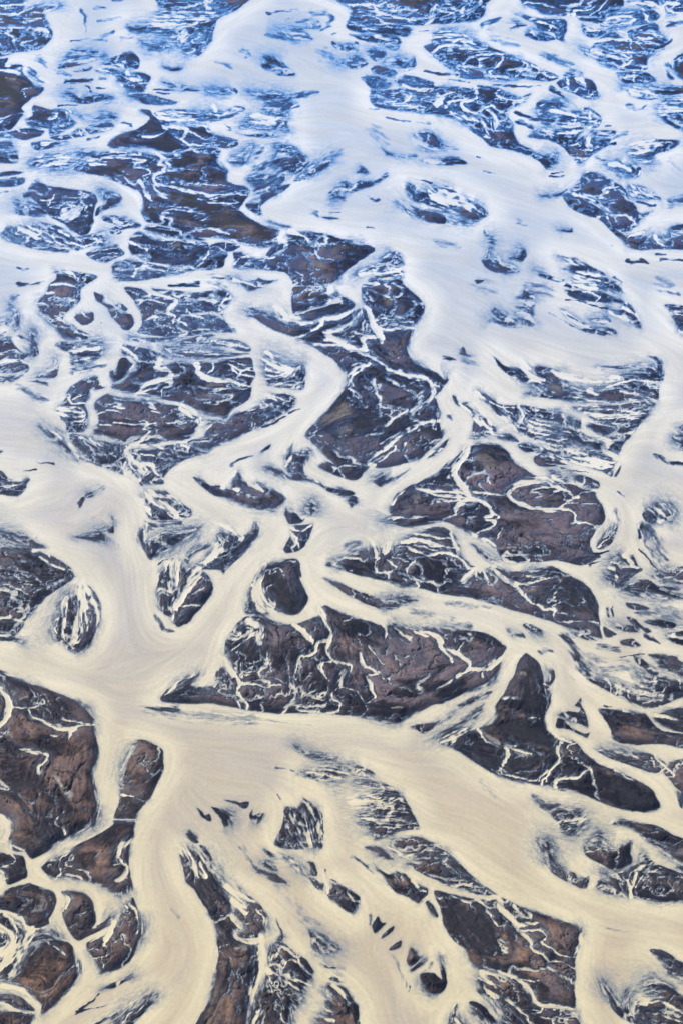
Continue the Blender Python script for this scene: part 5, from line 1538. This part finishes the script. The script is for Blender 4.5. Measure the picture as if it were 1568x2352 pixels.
rv = np.maximum(rv, veins(46, 255, 2.2) * sstep(.28, .7, dl + .7 * (fbm(QX, QY, 120, 3, 193) - .5)) * .75)
wash = sstep(.95 - .55 * dn, 1.1 - .3 * dn, .45 * L3 + .25 * L2 + .3 * sel) * (.1 + .6 * dn)
thread = np.clip(thr * (.2 + .5 * dn) + wash * (.25 + .75 * fine), 0, .97)
thread = np.maximum(thread, rv * (.5 + .45 * L1))
veil = fbm(QX + 150 * (L3 - .5), QY + 150 * (L3 - .5), 150, 5, 97)
thread = np.maximum(thread, sstep(.36, .72, veil + .12 * (L2 - .5) + .08 * (fine - .5)) * (.05 + .34 * dn))
Tk = np.where(bid >= 0, np.maximum(Tk, thread * (1 - .0 * Tk)), Tk)

# ------------------------------------------------------------------ traced rivulets, washes and colour patches
ml = fbm(QX, QY, 26, 3, 41); ml2 = fbm(QX, QY, 46, 2, 43)
e1 = (fbm(QX, QY, 30, 3, 44) - .5) * 14; e2 = (fbm(QX, QY, 30, 3, 45) - .5) * 11
tan = np.zeros((NY, NX), np.float32); pale = np.zeros((NY, NX), np.float32); char = np.zeros((NY, NX), np.float32)
owner = np.full((NY, NX), -1, np.int32); ostr = np.full((NY, NX), .45, np.float32)
for k, b in enumerate(brushes):
    if b['t'] == 'F': continue
    hw = max(b['w0'], b['w1']) * .5
    w = window(b['p'], hw * 4 + 12); b['w'] = w
    if w is None: continue
    n = len(b['p'])
    tp_ = 1 - .55 * sstep(.65, 1, np.linspace(0, 1, n)) if (b['t'] == 'R' and b['w1'] < b['w0'] and b['w0'] < 22) else 1.0
    tp = tp_ * np.linspace(b['w0'] * .5, b['w1'] * .5, n); tp = tp.astype(np.float32)
    ff = 1.0 if hw < 14 else .4
    d, hwv, _ = line_dist(b['p'], wxp[w] + ff * e1[w], wyp[w] + ff * e2[w], tp, False)
    hwv = np.maximum(hwv, 1.0)
    st = streak[w]
    if b['t'] == 'R':
        wide = sstep(8, 24, hwv)
        wv = hwv * (.65 + .7 * ml2[w])
        u = d / np.maximum(wv, .9) + (ml[w] - .5) * .7 + (.5 - st) * (.45 + .65 * wide)
        pr = 1 - sstep(.6 - .25 * wide, 1.1 + .15 * wide, u)
        c0 = 1.02 - b['a']
        v = np.clip(pr * (.4 * b['a'] + (1 - .4 * b['a']) * sstep(c0 - .5, c0 + .5, st)), 0, 1)
        v = np.maximum(v, np.where(bid[w] >= 0, .42 * b['a'] * np.exp(-(d / (2.2 * hwv + 4)) ** 2) * (.2 + .9 * st), 0))
        Tk[w] = np.maximum(Tk[w], v)
        if b['a'] >= .7:
            m = (v > ostr[w]) & (v >= Tk[w] - 1e-3) & (d < hwv * 1.15)
            owner[w] = np.where(m, k, owner[w]); ostr[w] = np.where(m, v, ostr[w])
    elif b['t'] == 'D':
        u = d / hwv + (ml[w] - .5) * .6 + (st - .5) * .7
        pr = 1 - sstep(.0, 1.5, u)
        Tk[w] = np.minimum(Tk[w], np.clip(1 - 1.25 * b['a'] * pr * (1.15 - .5 * st), 0, 1))
    else:
        u = d / hwv + (ml[w] - .5) * 1.3 + (st - .5) * (.9 if b['t'] == 'W' else .5)
        pr = b['a'] * (1 - sstep(.1, 1.3, u))
        if b['t'] == 'B': tan[w] = np.maximum(tan[w], pr); char[w] *= 1 - .7 * pr
        elif b['t'] == 'W': pale[w] = np.maximum(pale[w], pr)
        else:
            char[w] = np.maximum(char[w], pr); dk = 1 - .8 * pr
            Tk[w] = np.where((bid[w] >= 0) & (depth[w] > 5), Tk[w] * (1 - np.clip(pr * 1.2, 0, 1)), Tk[w]) if b['w0'] > 20 else Tk[w]
print('brushes', time.time() - T0)
grit = rng.random((NY, NX), dtype=np.float32) - .5
Tk = np.clip(Tk + (grit * .34 + (L0 - .5) * .4) * np.clip(4 * Tk * (1 - Tk), 0, 1) * .75, 0, 1)
core = sstep(14, 95, box(box(edge, 2), 2)) * (.75 + .5 * (L3 - .3))
q3x = QX + 120 * (L3 - .5) + 60 * (fbm(QX, QY, 90, 2, 63) - .5); q3y = QY + 120 * (fbm(QX, QY, 110, 3, 64) - .5)
gul = np.maximum(veins(125, 355, 2.6) * sstep(.45, .6, fbm(QX, QY, 170, 3, 391)), veins(60, 455, 1.6) * .8 * sstep(.48, .62, fbm(QX, QY, 120, 3, 393)))
gul = np.maximum(gul, .7 * veins(30, 555, 1.0) * sstep(.5, .65, fbm(QX, QY, 150, 3, 395))) * (1 - .6 * char)
mott = np.clip(.46 + (fbm(q3x, q3y, 120, 5, 61, .58) - .5) * 4.4 + .32 * (L2 - .5) + .25 * (L1 - .5) + .25 * (L0 - .5) + .2 * grit , 0, 1)
wet = np.clip(np.exp(-depth / 16.0) * 1.1 + .55 * np.exp(-depth / 55.0) * sstep(.35, .7, fbm(QX, QY, 200, 3, 14)), 0, 1) * (bid >= 0)
wet = np.maximum(wet, np.clip((1 - Tk) * 1.2, 0, 1) * (bid < 0))
brng = np.random.default_rng(5)
tonev = np.append(brng.uniform(-.22, .16, len(bars)), 0).astype(np.float32)[bid]
mott = np.clip(mott + tonev, 0, 1)

# ------------------------------------------------------------------ relief (metres)
dry = 1 - sstep(.0, .6, Tk)
g = ridged(QX + 40 * (L3 - .5), QY + 40 * (L3 - .5), 85, 4, 71)
drs = box(box(dry, 3), 3) ** 2
rel = 5.0 * (fbm(QX, QY, 150, 3, 81, .45) - .4) + 2.4 * (g - .6) - 1.4 * gul + .5 * (L2 - .5) + .3 * (L1 - .5)
Z = dry * (.2 + .5 * sstep(0, 14, depth)) + drs * (.6 + rel * (1 - .6 * char)) * sstep(0, 30, depth) + .03 * (L2 - .5) * (1 - dry)
Z = np.maximum(Z, -.05).astype(np.float32)

# ------------------------------------------------------------------ materials
def new_mat(name):
    m = bpy.data.materials.new(name); m.use_nodes = True
    return m, m.node_tree.nodes, m.node_tree.links
def mixc(N, Lk, fac, a, b, blend='MIX'):
    n = N.new('ShaderNodeMix'); n.data_type = 'RGBA'; n.blend_type = blend
    for s, v in ((n.inputs[0], fac), (n.inputs[6], a), (n.inputs[7], b)):
        if hasattr(v, 'links') or hasattr(v, 'is_linked'): Lk.new(v, s)
        elif isinstance(v, (int, float)): s.default_value = v
        else: s.default_value = (*v, 1)
    return n.outputs[2]
def math_(N, Lk, op, a, b=None, clamp=False):
    n = N.new('ShaderNodeMath'); n.operation = op; n.use_clamp = clamp
    for s, v in zip(n.inputs, (a, b)):
        if v is None: continue
        if isinstance(v, (int, float)): s.default_value = v
        else: Lk.new(v, s)
    return n.outputs[0]
def ramp(N, Lk, fac, stops):
    n = N.new('ShaderNodeValToRGB'); e = n.color_ramp.elements
    while len(e) < len(stops): e.new(.5)
    for el, (p, c) in zip(e, stops): el.position = p; el.color = (*c, 1)
    Lk.new(fac, n.inputs[0]); return n.outputs[0]

def bed_material():
    m, N, Lk = new_mat('silt_and_sand')
    bsdf = N['Principled BSDF']
    a = N.new('ShaderNodeAttribute'); a.attribute_name = 'bed'
    b = N.new('ShaderNodeAttribute'); b.attribute_name = 'tone'
    sa = N.new('ShaderNodeSeparateColor'); Lk.new(a.outputs[0], sa.inputs[0])
    sb = N.new('ShaderNodeSeparateColor'); Lk.new(b.outputs[0], sb.inputs[0])
    T, br, wt, ch = sa.outputs[0], sa.outputs[1], sa.outputs[2], a.outputs[3]
    co, mo, pa, stv = sb.outputs[0], sb.outputs[1], sb.outputs[2], b.outputs[3]
    ex = N.new('ShaderNodeAttribute'); ex.attribute_name = 'extra'
    se = N.new('ShaderNodeSeparateColor'); Lk.new(ex.outputs[0], se.inputs[0]); tn, gu = se.outputs[0], se.outputs[1]
    geo = N.new('ShaderNodeNewGeometry')
    def noise(scale, detail, rough=.6):
        n = N.new('ShaderNodeTexNoise'); n.inputs['Scale'].default_value = scale; n.inputs['Detail'].default_value = detail
        n.inputs['Roughness'].default_value = rough; Lk.new(geo.outputs['Position'], n.inputs['Vector']); return n.outputs[0]
    grain = noise(.35, 3); patch = noise(.03, 5); big = noise(.006, 4)
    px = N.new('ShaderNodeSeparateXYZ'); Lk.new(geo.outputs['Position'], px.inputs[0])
    up = N.new('ShaderNodeMapRange'); up.interpolation_type = 'SMOOTHSTEP'; up.inputs[1].default_value = 600; up.inputs[2].default_value = 1900  # distance factor for water: blue-white of haze painted into base colour
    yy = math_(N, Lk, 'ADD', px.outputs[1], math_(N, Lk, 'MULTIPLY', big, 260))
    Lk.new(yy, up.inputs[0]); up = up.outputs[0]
    us = N.new('ShaderNodeMapRange'); us.interpolation_type = 'SMOOTHSTEP'; us.inputs[1].default_value = 480; us.inputs[2].default_value = 1350  # distance factor for sand: brown fades to mauve, haze tint in base colour
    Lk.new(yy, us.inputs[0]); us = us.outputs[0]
    uf = N.new('ShaderNodeMapRange'); uf.interpolation_type = 'SMOOTHSTEP'; uf.inputs[1].default_value = 800; uf.inputs[2].default_value = 2350  # distance factor for film and wet margins: haze blue painted into base colour
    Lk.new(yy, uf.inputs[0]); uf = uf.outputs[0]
    # sand
    sand = mixc(N, Lk, ramp(N, Lk, mo, [(.12, (0, 0, 0)), (.55, (.22, .22, .22)), (1.0, (1, 1, 1))]), (.017,.014,.020), (.235,.19,.19))
    bf = math_(N, Lk, 'MULTIPLY', br, ramp(N, Lk, math_(N, Lk, 'ADD', math_(N, Lk, 'MULTIPLY', mo, .7), math_(N, Lk, 'MULTIPLY', patch, .4)), [(.28, (.1, .1, .1)), (.72, (1, 1, 1))]), True)
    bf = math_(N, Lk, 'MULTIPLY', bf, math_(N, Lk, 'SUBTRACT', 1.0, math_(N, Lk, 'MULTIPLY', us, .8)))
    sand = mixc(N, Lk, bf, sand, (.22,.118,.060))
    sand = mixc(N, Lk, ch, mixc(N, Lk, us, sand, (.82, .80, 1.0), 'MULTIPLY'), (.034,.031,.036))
    tf = math_(N, Lk, 'MULTIPLY', tn, ramp(N, Lk, mo, [(.2, (.25,) * 3), (.75, (1,) * 3)]))
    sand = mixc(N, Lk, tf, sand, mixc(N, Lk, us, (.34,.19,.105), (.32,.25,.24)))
    sand = mixc(N, Lk, pa, sand, (.48,.42,.37))
    sand = mixc(N, Lk, math_(N, Lk, 'MULTIPLY', gu, .6), sand, (.016, .013, .018))
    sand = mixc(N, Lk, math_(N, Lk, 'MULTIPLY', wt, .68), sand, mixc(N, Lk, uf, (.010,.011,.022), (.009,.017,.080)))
    gm = N.new('ShaderNodeMapRange'); gm.inputs[1].default_value = .3; gm.inputs[2].default_value = .7; gm.inputs[3].default_value = .72; gm.inputs[4].default_value = 1.3
    Lk.new(grain, gm.inputs[0])
    gg = N.new('ShaderNodeCombineColor'); [Lk.new(gm.outputs[0], s) for s in gg.inputs]
    sand = mixc(N, Lk, 1.0, sand, gg.outputs[0], 'MULTIPLY')
    # silt water: main current a little greyer than the slack water; far blue-white is painted haze
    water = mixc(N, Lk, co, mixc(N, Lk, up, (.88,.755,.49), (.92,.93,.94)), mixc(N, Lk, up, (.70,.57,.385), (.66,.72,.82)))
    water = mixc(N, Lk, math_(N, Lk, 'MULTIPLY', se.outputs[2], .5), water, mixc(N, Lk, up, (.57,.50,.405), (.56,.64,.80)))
    wl = N.new('ShaderNodeMapRange'); wl.inputs[1].default_value = .1; wl.inputs[2].default_value = .9; wl.inputs[3].default_value = .865; wl.inputs[4].default_value = 1.06
    Lk.new(stv, wl.inputs[0])
    wb = N.new('ShaderNodeMapRange'); wb.inputs[1].default_value = .3; wb.inputs[2].default_value = .7; wb.inputs[3].default_value = .94; wb.inputs[4].default_value = 1.05
    Lk.new(grain, wb.inputs[0])
    ww = math_(N, Lk, 'MULTIPLY', wl.outputs[0], wb.outputs[0])
    wc = N.new('ShaderNodeCombineColor'); [Lk.new(ww, s) for s in wc.inputs]
    water = mixc(N, Lk, 1.0, water, wc.outputs[0], 'MULTIPLY')
    # a film of silty water over dark sand scatters blue first, then turns milky with depth; the stronger far blue is painted haze
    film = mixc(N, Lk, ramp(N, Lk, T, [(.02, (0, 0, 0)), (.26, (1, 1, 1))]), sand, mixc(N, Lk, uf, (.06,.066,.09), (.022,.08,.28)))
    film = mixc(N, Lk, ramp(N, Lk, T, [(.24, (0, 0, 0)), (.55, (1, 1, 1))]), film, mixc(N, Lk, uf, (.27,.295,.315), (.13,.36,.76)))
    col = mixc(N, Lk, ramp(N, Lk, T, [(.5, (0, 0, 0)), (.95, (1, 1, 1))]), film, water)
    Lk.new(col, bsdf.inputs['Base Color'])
    Lk.new(ramp(N, Lk, T, [(0, (.85,) * 3), (.25, (.5,) * 3), (1, (.34,) * 3)]), bsdf.inputs['Roughness'])
    bsdf.inputs['IOR'].default_value = 1.33
    bp = N.new('ShaderNodeBump'); bp.inputs['Strength'].default_value = .28; bp.inputs['Distance'].default_value = 1.0
    hgt = math_(N, Lk, 'MULTIPLY', grain, math_(N, Lk, 'SUBTRACT', 1.05, T, True))
    Lk.new(hgt, bp.inputs['Height']); Lk.new(bp.outputs[0], bsdf.inputs['Normal'])
    return m
BED = bed_material()

# ------------------------------------------------------------------ meshes
coll = bpy.context.scene.collection
bed = np.stack([Tk, np.clip(brown, 0, 1), wet, char], -1).reshape(-1, 4).astype(np.float32)
tone = np.stack([core, mott, pale, .3 * L1 + .35 * L2 + .35 * L3], -1).reshape(-1, 4).astype(np.float32)
plume = sstep(.38, .68, fbm(QX + 220 * (L3 - .5), QY + 220 * (L3 - .5), 300, 4, 111) + .12 * (L2 - .5)) * core
extra = np.stack([tan, gul, plume, tan * 0 + 1], -1).reshape(-1, 4).astype(np.float32)
P3 = np.stack([WX, WY, Z], -1).reshape(-1, 3).astype(np.float32)
ii = np.arange(NX * NY, dtype=np.int32).reshape(NY, NX)
quads = np.stack([ii[1:, :-1], ii[1:, 1:], ii[:-1, 1:], ii[:-1, :-1]], -1).reshape(-1, 4)
cell_b = bid[:-1, :-1].ravel(); cell_o = owner[:-1, :-1].ravel()
def surface(name, faces, parent=None, origin=(0, 0, 0)):
    f = quads[faces]
    vid, inv = np.unique(f.ravel(), return_inverse=True)
    me = bpy.data.meshes.new(name)
    me.vertices.add(len(vid)); me.vertices.foreach_set('co', (P3[vid] - np.array(origin, np.float32)).ravel())
    nf = len(f)
    me.loops.add(nf * 4); me.loops.foreach_set('vertex_index', inv.astype(np.int32).ravel())
    me.polygons.add(nf); me.polygons.foreach_set('loop_start', np.arange(0, nf * 4, 4, dtype=np.int32))
    me.polygons.foreach_set('use_smooth', np.ones(nf, bool))
    for nm, arr in (('bed', bed), ('tone', tone), ('extra', extra)):
        at = me.attributes.new(nm, 'FLOAT_COLOR', 'POINT'); at.data.foreach_set('color', arr[vid].ravel())
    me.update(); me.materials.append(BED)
    o = bpy.data.objects.new(name, me); coll.objects.link(o)
    if parent is not None: o.parent = parent
    else: o.location = origin
    return o
leftover = []
def split(cells, least):
    # connected pieces of a set of cells; crumbs join the largest piece
    W = NX - 1
    left = set(cells.tolist()); out = []
    while left:
        seed = left.pop(); st = [seed]; comp = [seed]
        while st:
            c = st.pop()
            for dy in (-W, 0, W):
                for dx in (-1, 0, 1):
                    q = c + dy + dx
                    if q in left: left.remove(q); st.append(q); comp.append(q)
        out.append(comp)
    out.sort(key=len, reverse=True)
    big = [c for c in out if len(c) >= least] or [out[0]]
    for c in out[len(big):]: leftover.append(np.array(c, np.int64))
    return [np.array(c, np.int64) for c in big]
order = np.argsort(cell_b, kind='stable'); sb = cell_b[order]
lo = np.searchsorted(sb, np.arange(len(bars)), 'left'); hi = np.searchsorted(sb, np.arange(len(bars)), 'right')
GROUP = 'sandbars between the river channels'
leftover.append(order[:lo[0]])
for k, b in enumerate(bars):
    cells = order[lo[k]:hi[k]]
    if len(cells) < 6:
        leftover.append(cells); print('lost bar', b['label'], len(cells)); continue
    c = P3[quads[cells, 0]]
    org = (float(c[:, 0].mean()), float(c[:, 1].mean()), 0.0)
    ow = cell_o[cells]
    ids, cnt = np.unique(ow[ow >= 0], return_counts=True)
    keep = [int(i) for i, n in sorted(zip(ids, cnt), key=lambda q: -q[1]) if n >= 14][:40]
    if not keep:
        o = surface('sandbar', cells, None, org)
    else:
        o = bpy.data.objects.new('sandbar', None); o.empty_display_size = 5; o.location = org; coll.objects.link(o)
        rest = ~np.isin(ow, keep)
        sand_cells = cells[rest]
        nsand = 0
        for i in keep:
            wide = max(brushes[i]['w0'], brushes[i]['w1']) > 24
            pcs = [c for c in split(cells[ow == i], 1)]
            for c in pcs:
                if len(c) < 14: sand_cells = np.concatenate([sand_cells, c])
                else: surface('milky_wash' if wide else 'rivulet', c, o, org)
        for c in (split(sand_cells, 16) if len(sand_cells) else []): surface('sand', c, o, org)
    o['label'] = b['label']; o['category'] = 'sandbar'; o['group'] = GROUP
riv = surface('river_water', np.concatenate(leftover)); riv['kind'] = 'structure'
print('meshes', time.time() - T0)

# the plain that carries on beyond, one sheet to the horizon
m, N, Lk = new_mat('plain_sand')
n = N.new('ShaderNodeTexNoise'); n.inputs['Scale'].default_value = .004; n.inputs['Detail'].default_value = 8
g_ = N.new('ShaderNodeNewGeometry'); Lk.new(g_.outputs['Position'], n.inputs['Vector'])
Lk.new(ramp(N, Lk, n.outputs[0], [(.44, (.07, .055, .05)), (.5, (.7, .66, .56))]), N['Principled BSDF'].inputs['Base Color'])
N['Principled BSDF'].inputs['Roughness'].default_value = .7
me = bpy.data.meshes.new('outwash_plain')
R_ = 30000
me.from_pydata([(-R_, -R_, -4), (R_, -R_, -4), (R_, R_, -4), (-R_, R_, -4)], [], [(0, 1, 2, 3)]); me.materials.append(m)
pl = bpy.data.objects.new('outwash_plain', me); coll.objects.link(pl); pl['kind'] = 'structure'

# ------------------------------------------------------------------ air, sun, sky, camera
HZ = 3e-5
if HZ:
    m, N, Lk = new_mat('thin_haze')
    N.remove(N['Principled BSDF'])
    v = N.new('ShaderNodeVolumePrincipled'); v.inputs['Color'].default_value = (*(.18,.5,1), 1)
    v.inputs['Density'].default_value = HZ; v.inputs['Anisotropy'].default_value = .2
    Lk.new(v.outputs[0], N['Material Output'].inputs['Volume'])
    x0, x1, y0, y1, z0, z1 = -R_ - 50, R_ + 50, -R_ - 50, R_ + 50, -5, H_CAM + 30
    vs = [(x, y, z) for z in (z0, z1) for y in (y0, y1) for x in (x0, x1)]
    me = bpy.data.meshes.new('haze')
    me.from_pydata(vs, [], [(0, 2, 3, 1), (4, 5, 7, 6), (0, 1, 5, 4), (2, 6, 7, 3), (0, 4, 6, 2), (1, 3, 7, 5)]); me.materials.append(m)
    hz = bpy.data.objects.new('haze', me); coll.objects.link(hz); hz['kind'] = 'stuff'
sc = bpy.context.scene
w = bpy.data.worlds.new('World'); sc.world = w; w.use_nodes = True
N, Lk = w.node_tree.nodes, w.node_tree.links
sky = N.new('ShaderNodeTexSky'); sky.sky_type = 'NISHITA'; sky.sun_disc = False
EL, AZ = D2R(33), D2R(-60)          # azimuth from +Y towards +X
sky.sun_elevation = EL; sky.sun_rotation = AZ
Lk.new(sky.outputs[0], N['Background'].inputs[0]); N['Background'].inputs[1].default_value = .1
ld = bpy.data.lights.new('sun', 'SUN'); ld.energy = 3.0; ld.angle = D2R(.5); ld.color = (1, .91, .77)
lo_ = bpy.data.objects.new('sun', ld); coll.objects.link(lo_)
sd = Vector((math.sin(AZ) * math.cos(EL), math.cos(AZ) * math.cos(EL), math.sin(EL)))
lo_.rotation_euler = sd.to_track_quat('Z', 'Y').to_euler(); lo_.location = (0, 0, 1200)
cd = bpy.data.cameras.new('camera'); cd.sensor_fit = 'VERTICAL'; cd.sensor_height = 36; cd.sensor_width = 24; cd.lens = 18 / TAN
cd.clip_start = 1; cd.clip_end = 80000
co_ = bpy.data.objects.new('camera', cd); coll.objects.link(co_)
co_.location = (0, 0, H_CAM); co_.rotation_euler = (math.pi / 2 - DEP, 0, 0)
sc.camera = co_
sc.view_settings.view_transform = 'Standard'; sc.view_settings.look = 'None'
sc.view_settings.exposure = .47; sc.view_settings.gamma = 1
print('done', time.time() - T0)
